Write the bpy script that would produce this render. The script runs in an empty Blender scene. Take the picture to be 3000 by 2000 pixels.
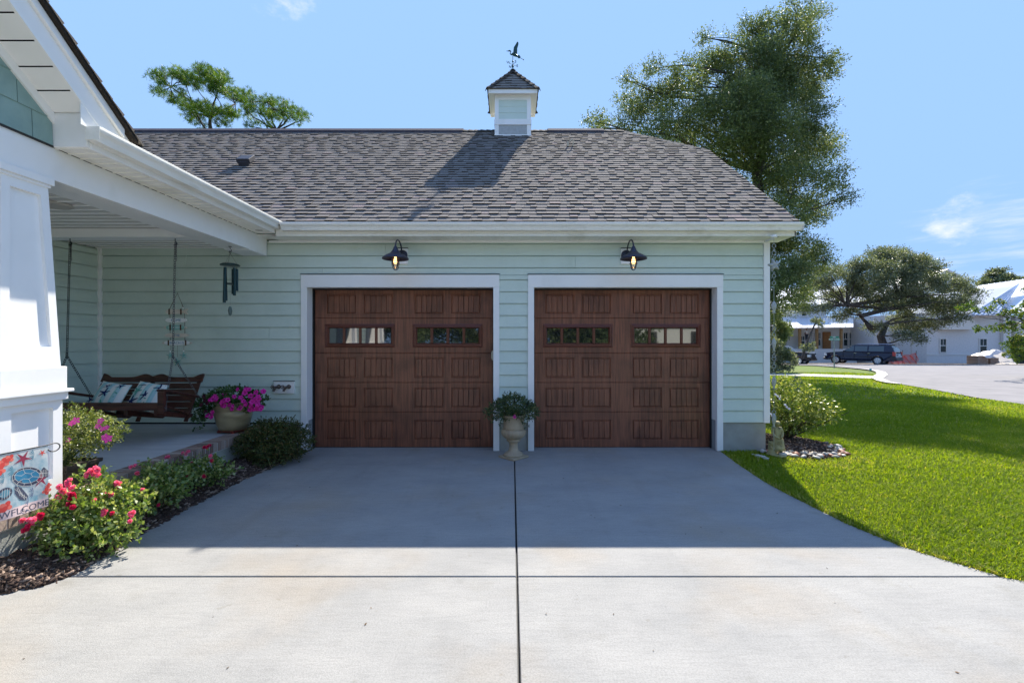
import bpy, bmesh, math, random
import numpy as np
from mathutils import Vector, Matrix, Euler
random.seed(7)
sc = bpy.context.scene
R = math.radians
# ---------------------------------------------------------------- camera
cam_d = bpy.data.cameras.new("camera"); cam = bpy.data.objects.new("camera", cam_d)
sc.collection.objects.link(cam); sc.camera = cam
cam_d.lens = 16.0; cam_d.sensor_width = 36.0; cam_d.clip_start = 0.05; cam_d.clip_end = 2000
cam.location = (0, 0, 1.64); cam.rotation_euler = (R(90), 0, 0)
F = 1333.3
def W(px, py, Y):      # photograph pixel (3000x2000) at depth Y -> world point
    return Vector(((px-1500)/F*Y, Y, 1.64-(py-1000)/F*Y))
# ---------------------------------------------------------------- sun and sky
SUN = Vector((.356, 1.0, 1.2)).normalized()
el = math.asin(SUN.z); az = math.atan2(SUN.x, SUN.y)
sd = bpy.data.lights.new("sun", 'SUN'); so = bpy.data.objects.new("sun", sd); sc.collection.objects.link(so)
sd.energy = 2.9; sd.angle = R(.5); sd.color = (1.0, .93, .82)
so.location = (6, 20, 24)
so.rotation_euler = SUN.to_track_quat('Z', 'Y').to_euler()
world = bpy.data.worlds.new("World"); sc.world = world; world.use_nodes = True
nt = world.node_tree; nt.nodes.clear()
def N(nt, t, **k):
    n = nt.nodes.new(t)
    for a, b in k.items():
        if a.startswith('i_'): n.inputs[a[2:].replace('_', ' ')].default_value = b
        else: setattr(n, a, b)
    return n
out = N(nt, 'ShaderNodeOutputWorld'); bg = N(nt, 'ShaderNodeBackground')
sky = N(nt, 'ShaderNodeTexSky', sky_type='NISHITA', sun_disc=False, sun_elevation=el, sun_rotation=az,
        altitude=0, air_density=1.0, dust_density=.0, ozone_density=3.0)
hs = N(nt, 'ShaderNodeHueSaturation'); hs.inputs['Saturation'].default_value = 1.0; hs.inputs['Value'].default_value = 1.0
tc = N(nt, 'ShaderNodeTexCoord')
def cloud(dirv, rad, scale, stretch, lo, hi, rot=0):
    d = Vector(dirv).normalized()
    dot = N(nt, 'ShaderNodeVectorMath', operation='DOT_PRODUCT'); dot.inputs[1].default_value = d
    nt.links.new(tc.outputs['Generated'], dot.inputs[0])
    mr = N(nt, 'ShaderNodeMapRange', interpolation_type='SMOOTHSTEP'); mr.inputs['From Min'].default_value = math.cos(rad); mr.inputs['From Max'].default_value = 1
    nt.links.new(dot.outputs['Value'], mr.inputs['Value'])
    mp = N(nt, 'ShaderNodeMapping'); mp.inputs['Scale'].default_value = stretch; mp.inputs['Rotation'].default_value = (0, rot, 0)
    nt.links.new(tc.outputs['Generated'], mp.inputs['Vector'])
    nz = N(nt, 'ShaderNodeTexNoise'); nz.inputs['Scale'].default_value = scale; nz.inputs['Detail'].default_value = 8; nz.inputs['Roughness'].default_value = .62
    nt.links.new(mp.outputs[0], nz.inputs['Vector'])
    m = N(nt, 'ShaderNodeMath', operation='MULTIPLY_ADD'); nt.links.new(mr.outputs[0], m.inputs[0]); m.inputs[1].default_value = .45; nt.links.new(nz.outputs[0], m.inputs[2])
    r = N(nt, 'ShaderNodeMapRange', interpolation_type='SMOOTHSTEP'); r.inputs['From Min'].default_value = lo; r.inputs['From Max'].default_value = hi
    nt.links.new(m.outputs[0], r.inputs['Value']); return r.outputs[0]
def dpx(px, py): return ((px-1500)/F, 1, -(py-1000)/F)
cl = [cloud(dpx(835, -8), .085, 11, (1, 1, 1.8), .87, 1.2), cloud(dpx(2812, 655), .075, 11, (1, 1, 2.0), .86, 1.22, .3),
      cloud(dpx(2860, 745), .20, 7, (.8, 1, 7), .84, 1.5, -.12)]
acc = cl[0]
for c in cl[1:]:
    m = N(nt, 'ShaderNodeMath', operation='MAXIMUM'); nt.links.new(acc, m.inputs[0]); nt.links.new(c, m.inputs[1]); acc = m.outputs[0]
mx = N(nt, 'ShaderNodeMix', data_type='RGBA'); mx.inputs[7].default_value = (2.0, 2.05, 2.1, 1)
tn = N(nt, 'ShaderNodeMix', data_type='RGBA', blend_type='MULTIPLY'); tn.inputs[0].default_value = 1; tn.inputs[7].default_value = (1.07, .94, 1.0, 1); 
spx = N(nt, 'ShaderNodeSeparateXYZ'); nt.links.new(tc.outputs['Generated'], spx.inputs[0])
mz = N(nt, 'ShaderNodeMapRange', interpolation_type='SMOOTHSTEP'); mz.inputs['From Min'].default_value = -.02; mz.inputs['From Max'].default_value = .42; nt.links.new(spx.outputs['Z'], mz.inputs['Value'])
hz = N(nt, 'ShaderNodeMix', data_type='RGBA'); hz.inputs[6].default_value = (.75, .80, .95, 1); hz.inputs[7].default_value = (1, 1, 1, 1); nt.links.new(mz.outputs[0], hz.inputs[0])
h2 = N(nt, 'ShaderNodeMix', data_type='RGBA', blend_type='MULTIPLY'); h2.inputs[0].default_value = 1; nt.links.new(sky.outputs[0], h2.inputs[6]); nt.links.new(hz.outputs[2], h2.inputs[7])

nt.links.new(h2.outputs[2], tn.inputs[6])
sr = N(nt, 'ShaderNodeSeparateColor'); cr_ = N(nt, 'ShaderNodeCombineColor'); nt.links.new(tn.outputs[2], sr.inputs[0])
for i_, (m_, k_) in enumerate(((.74, .9), (1.24, 1.3), (2.15, 1.4))):
    q_ = N(nt, 'ShaderNodeMath', operation='SMOOTH_MIN'); q_.inputs[1].default_value = m_; q_.inputs[2].default_value = k_
    nt.links.new(sr.outputs[i_], q_.inputs[0]); nt.links.new(q_.outputs[0], cr_.inputs[i_])
nt.links.new(cr_.outputs[0], hs.inputs['Color']); nt.links.new(hs.outputs[0], mx.inputs[6]); nt.links.new(acc, mx.inputs[0])
nt.links.new(mx.outputs[2], bg.inputs['Color']); bg.inputs['Strength'].default_value = .15
nt.links.new(bg.outputs[0], out.inputs[0])
sc.view_settings.view_transform = 'Standard'; sc.view_settings.look = 'None'; sc.view_settings.gamma = 1
sc.view_settings.exposure = 1.82
sc.render.engine = 'CYCLES'; sc.cycles.max_bounces = 8; sc.cycles.transparent_max_bounces = 8
C = sc.collection
# ---------------------------------------------------------------- materials
MATS = {}
def mat(name, col, rough=.6, metal=0, col2=None, nscale=8, ndetail=4, namt=.5, stretch=(1, 1, 1), bump=0, bscale=60, spec=.5,
        col3=None, n3scale=1.0, n3lo=.5, n3hi=.7, attr=False, trans=0, emit=None, coat=0, fac=(.35, .65), bstretch=None, tint=None):
    m = bpy.data.materials.new(name); m.use_nodes = True; t = m.node_tree
    b = t.nodes['Principled BSDF']; L = t.links.new
    b.inputs['Roughness'].default_value = rough; b.inputs['Metallic'].default_value = metal
    b.inputs['Specular IOR Level'].default_value = spec
    if coat: b.inputs['Coat Weight'].default_value = coat; b.inputs['Coat Roughness'].default_value = .05
    col = tuple(col)+(1,)
    b.inputs['Base Color'].default_value = col
    tcn = N(t, 'ShaderNodeTexCoord'); vec = tcn.outputs['Object']
    colout = None
    if col2 is not None or attr:
        r = N(t, 'ShaderNodeValToRGB'); cr = r.color_ramp
        cr.elements[0].color = col; cr.elements[1].color = tuple(col2 or col[:3])+(1,)
        if attr:
            a = N(t, 'ShaderNodeAttribute', attribute_name='rnd'); L(a.outputs['Fac'], r.inputs[0])
            cr.elements[0].position = 0; cr.elements[1].position = 1
            if col3 is not None:
                e = cr.elements.new(.62); e.color = cr.elements[1].color; cr.elements[len(cr.elements)-1].color = tuple(col3)+(1,)
        else:
            mp = N(t, 'ShaderNodeMapping'); mp.inputs['Scale'].default_value = stretch; L(vec, mp.inputs['Vector'])
            nz = N(t, 'ShaderNodeTexNoise'); nz.inputs['Scale'].default_value = nscale; nz.inputs['Detail'].default_value = ndetail; nz.inputs['Roughness'].default_value = .6
            L(mp.outputs[0], nz.inputs['Vector']); L(nz.outputs[0], r.inputs[0])
            cr.elements[0].position = fac[0]; cr.elements[1].position = fac[1]
        colout = r.outputs[0]
    if col3 is not None and not attr:
        nz = N(t, 'ShaderNodeTexNoise'); nz.inputs['Scale'].default_value = n3scale; nz.inputs['Detail'].default_value = 5
        L(vec, nz.inputs['Vector'])
        mr = N(t, 'ShaderNodeMapRange'); mr.inputs['From Min'].default_value = n3lo; mr.inputs['From Max'].default_value = n3hi
        L(nz.outputs[0], mr.inputs['Value'])
        mxx = N(t, 'ShaderNodeMix', data_type='RGBA'); L(mr.outputs[0], mxx.inputs[0]); L(colout, mxx.inputs[6]); mxx.inputs[7].default_value = tuple(col3)+(1,)
        colout = mxx.outputs[2]
    if colout is not None: L(colout, b.inputs['Base Color'])
    if bump:
        nz = N(t, 'ShaderNodeTexNoise'); nz.inputs['Scale'].default_value = bscale; nz.inputs['Detail'].default_value = 4
        mp = N(t, 'ShaderNodeMapping'); mp.inputs['Scale'].default_value = bstretch or stretch; L(vec, mp.inputs['Vector']); L(mp.outputs[0], nz.inputs['Vector'])
        bp = N(t, 'ShaderNodeBump'); bp.inputs['Strength'].default_value = bump; bp.inputs['Distance'].default_value = .01
        L(nz.outputs[0], bp.inputs['Height']); L(bp.outputs[0], b.inputs['Normal'])
    if emit: b.inputs['Emission Color'].default_value = tuple(emit[0])+(1,); b.inputs['Emission Strength'].default_value = emit[1]
    if trans:
        tr = N(t, 'ShaderNodeBsdfTranslucent'); mxs = N(t, 'ShaderNodeMixShader'); mxs.inputs[0].default_value = trans
        if colout is not None:
            g = N(t, 'ShaderNodeMix', data_type='RGBA', blend_type='MULTIPLY'); g.inputs[0].default_value = 1; g.inputs[7].default_value = tuple(tint or (1.5, 1.45, .6))+(1,)
            L(colout, g.inputs[6]); L(g.outputs[2], tr.inputs['Color'])
        else: tr.inputs['Color'].default_value = col
        L(b.outputs[0], mxs.inputs[1]); L(tr.outputs[0], mxs.inputs[2]); L(mxs.outputs[0], t.nodes['Material Output'].inputs[0])
    MATS[name] = m; return m
def glass(name, col=(.9, .95, 1), ior=1.5):
    m = bpy.data.materials.new(name); m.use_nodes = True; t = m.node_tree; t.nodes.clear()
    o = N(t, 'ShaderNodeOutputMaterial'); g = N(t, 'ShaderNodeBsdfGlossy'); g.inputs['Roughness'].default_value = .01
    tr = N(t, 'ShaderNodeBsdfTransparent'); tr.inputs['Color'].default_value = tuple(col)+(1,)
    f = N(t, 'ShaderNodeFresnel'); f.inputs['IOR'].default_value = ior; mxs = N(t, 'ShaderNodeMixShader')
    t.links.new(f.outputs[0], mxs.inputs[0]); t.links.new(tr.outputs[0], mxs.inputs[1]); t.links.new(g.outputs[0], mxs.inputs[2]); t.links.new(mxs.outputs[0], o.inputs[0])
    return m
# ---------------------------------------------------------------- mesh builder
class MB:
    def __init__(s): s.v = []; s.f = []; s.a = []; s.use = False
    def add(s, vs, fs, a=None):
        n = len(s.v); s.v += [tuple(p) for p in vs]; s.f += [tuple(i+n for i in f) for f in fs]
        s.a += [a or 0.0]*len(vs)
        if a is not None: s.use = True
    def quad(s, a, b, c, d, at=None): s.add([a, b, c, d], [(0, 1, 2, 3)], at)
    def box(s, x0, x1, y0, y1, z0, z1, at=None):
        x0, x1 = min(x0, x1), max(x0, x1); y0, y1 = min(y0, y1), max(y0, y1); z0, z1 = min(z0, z1), max(z0, z1)
        s.add([(x0, y0, z0), (x1, y0, z0), (x1, y1, z0), (x0, y1, z0), (x0, y0, z1), (x1, y0, z1), (x1, y1, z1), (x0, y1, z1)],
              [(0, 3, 2, 1), (4, 5, 6, 7), (0, 1, 5, 4), (1, 2, 6, 5), (2, 3, 7, 6), (3, 0, 4, 7)], at)
    def obox(s, c, ax, ay, az, at=None):   # oriented box: centre and three half vectors
        c, ax, ay, az = map(Vector, (c, ax, ay, az)); vs = []
        for k in (-1, 1):
            for (i, j) in ((-1, -1), (1, -1), (1, 1), (-1, 1)): vs.append(c+i*ax+j*ay+k*az)
        s.add(vs, [(0, 3, 2, 1), (4, 5, 6, 7), (0, 1, 5, 4), (1, 2, 6, 5), (2, 3, 7, 6), (3, 0, 4, 7)], at)
    def loft(s, rings, cap=True, closed=True, at=None):
        n = len(rings[0]); vs = [p for r in rings for p in r]; fs = []
        for k in range(len(rings)-1):
            for i in range(n if closed else n-1):
                j = (i+1) % n; fs.append((k*n+i, k*n+j, (k+1)*n+j, (k+1)*n+i))
        if cap: fs.append(tuple(range(n))[::-1]); fs.append(tuple(range((len(rings)-1)*n, len(rings)*n)))
        s.add(vs, fs, at)
    def tube(s, pts, r, n=8, closed=False, at=None):
        pts = [Vector(p) for p in pts]; rings = []; m = len(pts); up = None
        rr = r if isinstance(r, (list, tuple)) else [r]*m
        for i, p in enumerate(pts):
            if closed: d = pts[(i+1) % m]-pts[i-1]
            else: d = pts[min(i+1, m-1)]-pts[max(i-1, 0)]
            d.normalize()
            if up is None: up = Vector((0, 0, 1)) if abs(d.z) < .9 else Vector((1, 0, 0))
            x = d.cross(up); x.normalize(); y = x.cross(d); up = y
            rings.append([p+rr[i]*(math.cos(2*math.pi*k/n)*x+math.sin(2*math.pi*k/n)*y) for k in range(n)])
        if closed: rings.append(rings[0]); s.loft(rings, False, True, at)
        else: s.loft(rings, True, True, at)
    def lathe(s, prof, c=(0, 0, 0), n=24, fn=None, at=None):   # prof: (r,z)
        rings = []
        for r, z in prof:
            rings.append([(c[0]+(r*(fn(a, z) if fn else 1))*math.cos(a), c[1]+(r*(fn(a, z) if fn else 1))*math.sin(a), c[2]+z) for a in [2*math.pi*k/n for k in range(n)]])
        s.loft(rings, True, True, at)
    def prism(s, prof, axis, a, b, at=None):   # prof in the two other axes
        def P(u, v, w): return {'x': (w, u, v), 'y': (u, w, v), 'z': (u, v, w)}[axis]
        s.loft([[P(u, v, a) for u, v in prof], [P(u, v, b) for u, v in prof]], True, True, at)
    def ball(s, c, rx, ry=None, rz=None, n=10, m=6, at=None, jit=0):
        ry = ry or rx; rz = rz or rx; c = Vector(c); vs = [c+Vector((0, 0, -rz))]
        for i in range(1, m):
            ph = -math.pi/2+math.pi*i/m
            for k in range(n):
                j = 1+random.uniform(-jit, jit)
                vs.append(c+Vector((rx*math.cos(ph)*math.cos(2*math.pi*k/n)*j, ry*math.cos(ph)*math.sin(2*math.pi*k/n)*j, rz*math.sin(ph)*j)))
        vs.append(c+Vector((0, 0, rz))); fs = []
        for k in range(n): fs.append((0, 1+(k+1) % n, 1+k))
        for i in range(m-2):
            for k in range(n):
                a = 1+i*n; fs.append((a+k, a+(k+1) % n, a+n+(k+1) % n, a+n+k))
        a = 1+(m-2)*n
        for k in range(n): fs.append((a+k, a+(k+1) % n, len(vs)-1))
        s.add(vs, fs, at)
    def build(s, name, m, parent=None, smooth=False, bevel=0, sub=0):
        me = bpy.data.meshes.new(name); me.from_pydata(s.v, [], s.f)
        if s.use:
            at = me.attributes.new('rnd', 'FLOAT', 'POINT'); at.data.foreach_set('value', s.a)
        me.materials.append(m)
        bm = bmesh.new(); bm.from_mesh(me); bmesh.ops.recalc_face_normals(bm, faces=bm.faces); bm.to_mesh(me); bm.free()
        if smooth: me.polygons.foreach_set('use_smooth', [True]*len(me.polygons))
        return link(name, me, parent, bevel, sub)
def link(name, me, parent=None, bevel=0, sub=0):
    o = bpy.data.objects.new(name, me); C.objects.link(o)
    if parent is not None: par(o, parent)
    if sub:
        md = o.modifiers.new('s', 'SUBSURF'); md.levels = sub; md.render_levels = sub
    if bevel:
        md = o.modifiers.new('b', 'BEVEL'); md.width = bevel; md.segments = 2; md.limit_method = 'ANGLE'; md.angle_limit = R(40)
    return o
WM = {}
def par(o, p):
    o.parent = p; o.matrix_parent_inverse = WM.get(p.name, Matrix.Identity(4)).inverted()
def thing(name, loc, label, cat, group=None):
    o = bpy.data.objects.new(name, None); C.objects.link(o); o.location = loc; o.empty_display_size = .2
    WM[o.name] = Matrix.Translation(Vector(loc)); tag(o, label, cat, group); return o
def tag(o, label=None, cat=None, group=None, kind=None):
    if label: o['label'] = label
    if cat: o['category'] = cat
    if group: o['group'] = group
    if kind: o['kind'] = kind
    return o
def struct(o): o['kind'] = 'structure'; return o
def copy_tree(o, loc=None, rotz=None, scale=None, label=None, parent=None):
    c = o.copy(); C.objects.link(c)
    if parent is not None: c.parent = parent
    if loc is not None: c.location = loc
    if rotz is not None: c.rotation_euler = (0, 0, rotz)
    if scale is not None: c.scale = (scale,)*3 if not isinstance(scale, tuple) else scale
    if label: c['label'] = label
    for ch in list(o.children):
        copy_tree(ch, parent=c)
    return c
def npmesh(name, m, V, Fq, parent=None, rnd=None, tri=False):
    k = 3 if tri else 4
    me = bpy.data.meshes.new(name); nv = len(V); nf = len(Fq)
    me.vertices.add(nv); me.vertices.foreach_set('co', np.asarray(V, dtype=np.float32).ravel())
    me.loops.add(nf*k); me.polygons.add(nf)
    me.loops.foreach_set('vertex_index', np.asarray(Fq, dtype=np.int32).ravel())
    me.polygons.foreach_set('loop_start', np.arange(nf, dtype=np.int32)*k)
    me.polygons.foreach_set('loop_total', np.full(nf, k, dtype=np.int32))
    me.update(calc_edges=True)
    if rnd is not None:
        at = me.attributes.new('rnd', 'FLOAT', 'POINT'); at.data.foreach_set('value', np.asarray(rnd, dtype=np.float32))
    me.materials.append(m)
    return link(name, me, parent)
RG = np.random.default_rng(11)
def unit(a): return a/np.maximum(np.linalg.norm(a, axis=1, keepdims=True), 1e-6)
def leaves(P, L, aspect=.45, up=.3, jit=.35, rnd=None, drop=0.0, D=None):
    """rhombic folded leaves at points P; returns verts, quads, per-vertex value"""
    n = len(P); d = unit(RG.normal(size=(n, 3))+(0 if D is None else D)+np.array([0, 0, -drop]))
    q = RG.normal(size=(n, 3)); q[:, 2] *= (1-up); s = unit(np.cross(d, q)); nrm = np.cross(d, s)
    l = L*(1+RG.uniform(-jit, jit, size=(n, 1))); w = l*aspect*.5
    V = np.stack([P, P+d*l*.45+s*w+nrm*w*.25, P+d*l, P+d*l*.45-s*w+nrm*w*.25], axis=1).reshape(-1, 3)
    Fq = np.arange(4*n).reshape(n, 4)
    r = RG.uniform(0, 1, n) if rnd is None else rnd
    return V, Fq, np.repeat(r, 4)
def ellipsoid_pts(n, c, r, shell=.5):
    d = unit(RG.normal(size=(n, 3))); rad = RG.uniform(0, 1, (n, 1))**(1/3.); rad = rad*(1-shell)+shell*RG.uniform(.8, 1.0, (n, 1))
    return np.asarray(c)+d*rad*np.asarray(r)
# ground height
def G(Y):
    if Y < 19: return 0.0
    if Y < 38: return -.0165*(Y-19)
    if Y < 62: return -.3135-.04*(Y-38)
    return -1.27
def WG(px, py):    # pixel on the ground
    Y = 3.0
    for _ in range(3000):
        if 1000+(1.64-G(Y))*F/Y <= py: break
        Y += .02
    return ((px-1500)/F*Y, Y)
# ---------------------------------------------------------------- palette
white = mat('white_paint', (.88, .88, .87), .45, col2=(.83, .83, .81), nscale=3, fac=(.3, .8), bump=.03, bscale=40)
creamy = mat('gutter_enamel', (.86, .85, .79), .35, col2=(.78, .77, .71), nscale=2.5, stretch=(1, 1, 4), fac=(.35, .9))
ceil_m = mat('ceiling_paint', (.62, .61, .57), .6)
siding_m = mat('siding_paint', (.625, .725, .65), .62, col2=(.575, .675, .60), nscale=2.2, fac=(.3, .75), bump=.12, bscale=18, bstretch=(.35, 1, 6))
shakes_m = mat('shake_paint', (.27, .40, .37), .7, col2=(.22, .34, .32), nscale=5, bump=.25, bscale=30, bstretch=(1, 6, .5))
stucco_m = mat('stucco', (.36, .375, .35), .9, col2=(.29, .30, .275), nscale=4, bump=.35, bscale=90, col3=(.30, .31, .22), n3scale=1.7, n3lo=.55, n3hi=.8)
blackm = mat('black_metal', (.018, .018, .02), .45, metal=.2)
darkgap = mat('dark_rubber', (.012, .013, .014), .7)
lampm = mat('dark_blue_metal', (.035, .037, .06), .42, metal=.3, bump=.05)
shingle_m = mat('asphalt_shingle', (.035, .030, .026), .95, col2=(.365, .33, .295), attr=True, col3=(.28, .225, .21), bump=.5, bscale=160, spec=.1)
ridge_m = mat('ridge_shingle', (.05, .045, .055), .95, col2=(.085, .075, .09), nscale=14, bump=.4, bscale=150, spec=.1)
def door_wood(name, grain=(14, 1, .7)):
    m = mat(name, (.10, .036, .021), .38, col2=(.31, .115, .062), nscale=3.2, ndetail=8, stretch=grain, fac=(.30, .70), bump=.12, bscale=9, bstretch=(grain[0]*1.6, 1, grain[2]),
            col3=(.052, .018, .013), n3scale=2.6, n3lo=.48, n3hi=.95)
    return m
wood_v = door_wood('door_wood'); wood_frame = mat('window_frame_wood', (.15, .040, .020), .35, col2=(.11, .03, .016), nscale=4, stretch=(1, 1, 8))
pane_m = mat('window_pane', (.012, .014, .016), .02, spec=.9, coat=1.0); pane_m.node_tree.nodes['Principled BSDF'].inputs['IOR'].default_value = 1.75
concrete_m = mat('concrete', (.285, .284, .275), .9, col2=(.345, .34, .325), nscale=1.6, ndetail=10, fac=(.34, .68), stretch=(.8, 1.5, 1), bump=.35, bscale=170, spec=.2,
                 col3=(.34, .28, .205), n3scale=.8, n3lo=.50, n3hi=.90)
def speckle(m, items):
    t = m.node_tree; b = t.nodes['Principled BSDF']; L = t.links.new
    cur = b.inputs['Base Color'].links[0].from_socket if b.inputs['Base Color'].links else None
    tcn = N(t, 'ShaderNodeTexCoord')
    for (sc_, st, lo, hi, c) in items:
        mp = N(t, 'ShaderNodeMapping'); mp.inputs['Scale'].default_value = st; L(tcn.outputs['Object'], mp.inputs[0])
        nz = N(t, 'ShaderNodeTexNoise'); nz.inputs['Scale'].default_value = sc_; nz.inputs['Detail'].default_value = 3; nz.inputs['Roughness'].default_value = .7; L(mp.outputs[0], nz.inputs['Vector'])
        mr = N(t, 'ShaderNodeMapRange'); mr.inputs['From Min'].default_value = lo; mr.inputs['From Max'].default_value = hi; L(nz.outputs[0], mr.inputs['Value'])
        cc = N(t, 'ShaderNodeMix', data_type='RGBA'); cc.inputs[6].default_value = (1, 1, 1, 1); cc.inputs[7].default_value = tuple(c)+(1,); L(mr.outputs[0], cc.inputs[0])
        mu = N(t, 'ShaderNodeMix', data_type='RGBA', blend_type='MULTIPLY'); mu.inputs[0].default_value = 1; L(cur, mu.inputs[6]); L(cc.outputs[2], mu.inputs[7]); cur = mu.outputs[2]
    L(cur, b.inputs['Base Color'])
speckle(concrete_m, [(90, (1, 1, 1), .42, .62, (.84, .84, .84)), (26, (.25, 1.6, 1), .45, .7, (.90, .90, .90)), (2.2, (1, 1, 1), .60, .78, (.88, .87, .84)), (7, (1, 1, 1), .66, .76, (.84, .81, .76)), (.9, (3.2, .35, 1), .52, .78, (.91, .91, .91))])
porchfloor_m = mat('porch_concrete', (.50, .51, .52), .8, col2=(.42, .43, .44), nscale=3, stretch=(.6, 3, 1), bump=.1, bscale=60)
brick_m = mat('brick', (.17, .105, .08), .85, col2=(.34, .25, .20), attr=True, col3=(.44, .36, .30), bump=.3, bscale=60)
mortar_m = mat('mortar', (.55, .53, .50), .95)
speckle(creamy, [(1.6, (1, .5, 3), .56, .76, (.72, .70, .64)), (30, (1, .2, 1), .5, .8, (.90, .89, .86))])
speckle(siding_m, [(1.3, (1.5, 1, .8), .5, .8, (.92, .93, .91)), (60, (.3, 1, 1), .5, .75, (.95, .95, .95))])
speckle(white, [(2.5, (1, 1, .6), .55, .8, (.93, .93, .91))])
dirt_m = mat('mulch_soil', (.035, .022, .016), 1, col2=(.06, .04, .03), nscale=20, bump=.8, bscale=50)
chip_m = mat('mulch_chips', (.035, .02, .014), .9, col2=(.12, .07, .048), attr=True, col3=(.34, .25, .19), bump=.3, bscale=80)
lawn_m = mat('lawn_soil', (.06, .10, .010), 1, col2=(.13, .18, .018), nscale=5, ndetail=10, col3=(.14, .13, .04), n3scale=.6, n3lo=.56, n3hi=.75, bump=.9, bscale=45)
blade_m = mat('grass_blades', (.12, .20, .009), .6, col2=(.40, .46, .035), attr=True, col3=(.46, .40, .14), trans=.45, spec=.25, tint=(1.4, 1.4, .4))
asphalt_m = mat('road_asphalt', (.20, .195, .20), .95, col2=(.25, .24, .245), nscale=1.2, ndetail=9, bump=.3, bscale=80, spec=.15)
curb_m = mat('curb_concrete', (.55, .53, .50), .9, col2=(.48, .46, .44), nscale=2)
iron_chain = mat('chain_steel', (.13, .13, .14), .4, metal=.8)
dark_chain = mat('chain_dark', (.03, .03, .032), .45, metal=.6)
swing_wood = mat('swing_wood', (.035, .012, .008), .35, col2=(.10, .034, .020), nscale=4, stretch=(1, 8, 8), bump=.15, bscale=25)

# ---------------------------------------------------------------- ground
def grid_ground():
    ys = [-60, -30, -12, -4, 0, 3, 6, 10, 14, 19, 22, 26, 30, 34, 38, 42, 46, 50, 55, 62, 80, 120, 300, 900]
    xs = [-900, -200, -60, -30, -12, -4, 0, 4, 8, 12, 20, 30, 40, 60, 90, 200, 900]
    m = MB(); V = [(x, y, G(y)-.035) for y in ys for x in xs]; n = len(xs)
    m.add(V, [(j*n+i, j*n+i+1, (j+1)*n+i+1, (j+1)*n+i) for j in range(len(ys)-1) for i in range(n-1)])
    return struct(m.build('ground', lawn_m))
grid_ground()
# driveway
DL = [(-3.06, 6.86), (-3.13, 6.2), (-3.2, 5.3), (-3.205, 4.5), (-3.15, 3.76), (-3.09, 3.18)]
DLn = [(-3.14, 3.08), (-3.36, 2.96), (-3.9, 2.83), (-5.0, 2.72), (-9, 2.6)]
DR = [(3.13, 6.86), (3.04, 6.2), (2.96, 5.37), (2.965, 4.9), (2.985, 4.61), (3.02, 4.11), (3.12, 3.66), (3.26, 3.42), (3.39, 3.23), (3.43, 3.18)]
DRn = [(3.56, 3.09), (3.95, 2.93), (4.6, 2.8), (6, 2.68), (9, 2.6), (16, 2.5)]
JX, JY, GAP = .035, 3.18, .007
def slab(m, pts, z1=0, z0=-.12):
    n = len(pts); cx = sum(p[0] for p in pts)/n; cy = sum(p[1] for p in pts)/n
    ins = []
    for i, p in enumerate(pts):   # small arris
        a = Vector(pts[i-1]); b = Vector(p); c = Vector(pts[(i+1) % n])
        n1 = Vector((-(b-a).y, (b-a).x)).normalized(); n2 = Vector((-(c-b).y, (c-b).x)).normalized(); nn = (n1+n2).normalized()
        ins.append(b+nn*.006)
    m.loft([[(x, y, z0) for x, y in pts], [(x, y, z1-.006) for x, y in pts], [(p.x, p.y, z1) for p in ins]], True)
md = MB()
slab(md, [(-3.28, 7.3)][:0]+[(JX-GAP, JY+GAP), (JX-GAP, 7.2), (-3.05, 7.2)]+DL[:-1]+[(-3.09, JY+GAP)])
slab(md, [(JX+GAP, JY+GAP), (3.43, JY+GAP)]+DR[:-1][::-1]+[(3.12, 7.2), (JX+GAP, 7.2)])
slab(md, [(-9, -9), (JX-GAP, -9), (JX-GAP, JY-GAP), (-3.09, JY-GAP)]+DLn)
slab(md, [(JX+GAP, -9), (16, -9)]+DRn[::-1]+[(3.43, JY-GAP), (JX+GAP, JY-GAP)])
struct(md.build('driveway', concrete_m))
mj = MB(); mj.box(-8.9, 15.9, -8.9, 2.4, -.11, -.03); mj.box(-3, 3, 2.4, 7.1, -.11, -.03)
struct(mj.build('driveway_joint_filler', darkgap))
# street
def sheet(name, pts, m, dz):
    mb = MB(); Ys = [p[1] for p in pts]
    bm = bmesh.new(); vs = [bm.verts.new((x, y, 0)) for x, y in pts]; bm.faces.new(vs)
    for yc in (19, 22, 26, 30, 34, 38, 42, 46, 50, 55, 62):
        bmesh.ops.bisect_plane(bm, geom=bm.verts[:]+bm.edges[:]+bm.faces[:], plane_co=(0, yc, 0), plane_no=(0, 1, 0))
    for v in bm.verts: v.co.z = G(v.co.y)+dz
    bmesh.ops.recalc_face_normals(bm, faces=bm.faces)
    me = bpy.data.meshes.new(name); bm.to_mesh(me); bm.free(); me.materials.append(m)
    return struct(link(name, me))
edge = [WG(3000, 1184), WG(2859, 1164), WG(2725, 1139), WG(2640, 1125), WG(2608, 1119), WG(2585, 1109), WG(2600, 1098), WG(2592, 1090), WG(2570, 1085), WG(2537, 1081), WG(2480, 1076), WG(2400, 1071), WG(2307, 1068.5)]
sheet('road', [(60, 2.4), (60, 14), (58, 26), (50, 31), (40, 38.5), (31, 45.5), (10, 49), (4, 49), (4, 40)] + edge[::-1] + [(13.4, 8), (13.6, 2.4)], asphalt_m, .0)
curb = MB()
cp = [Vector((p[0], p[1], 0)) for p in edge[3:]]
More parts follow.
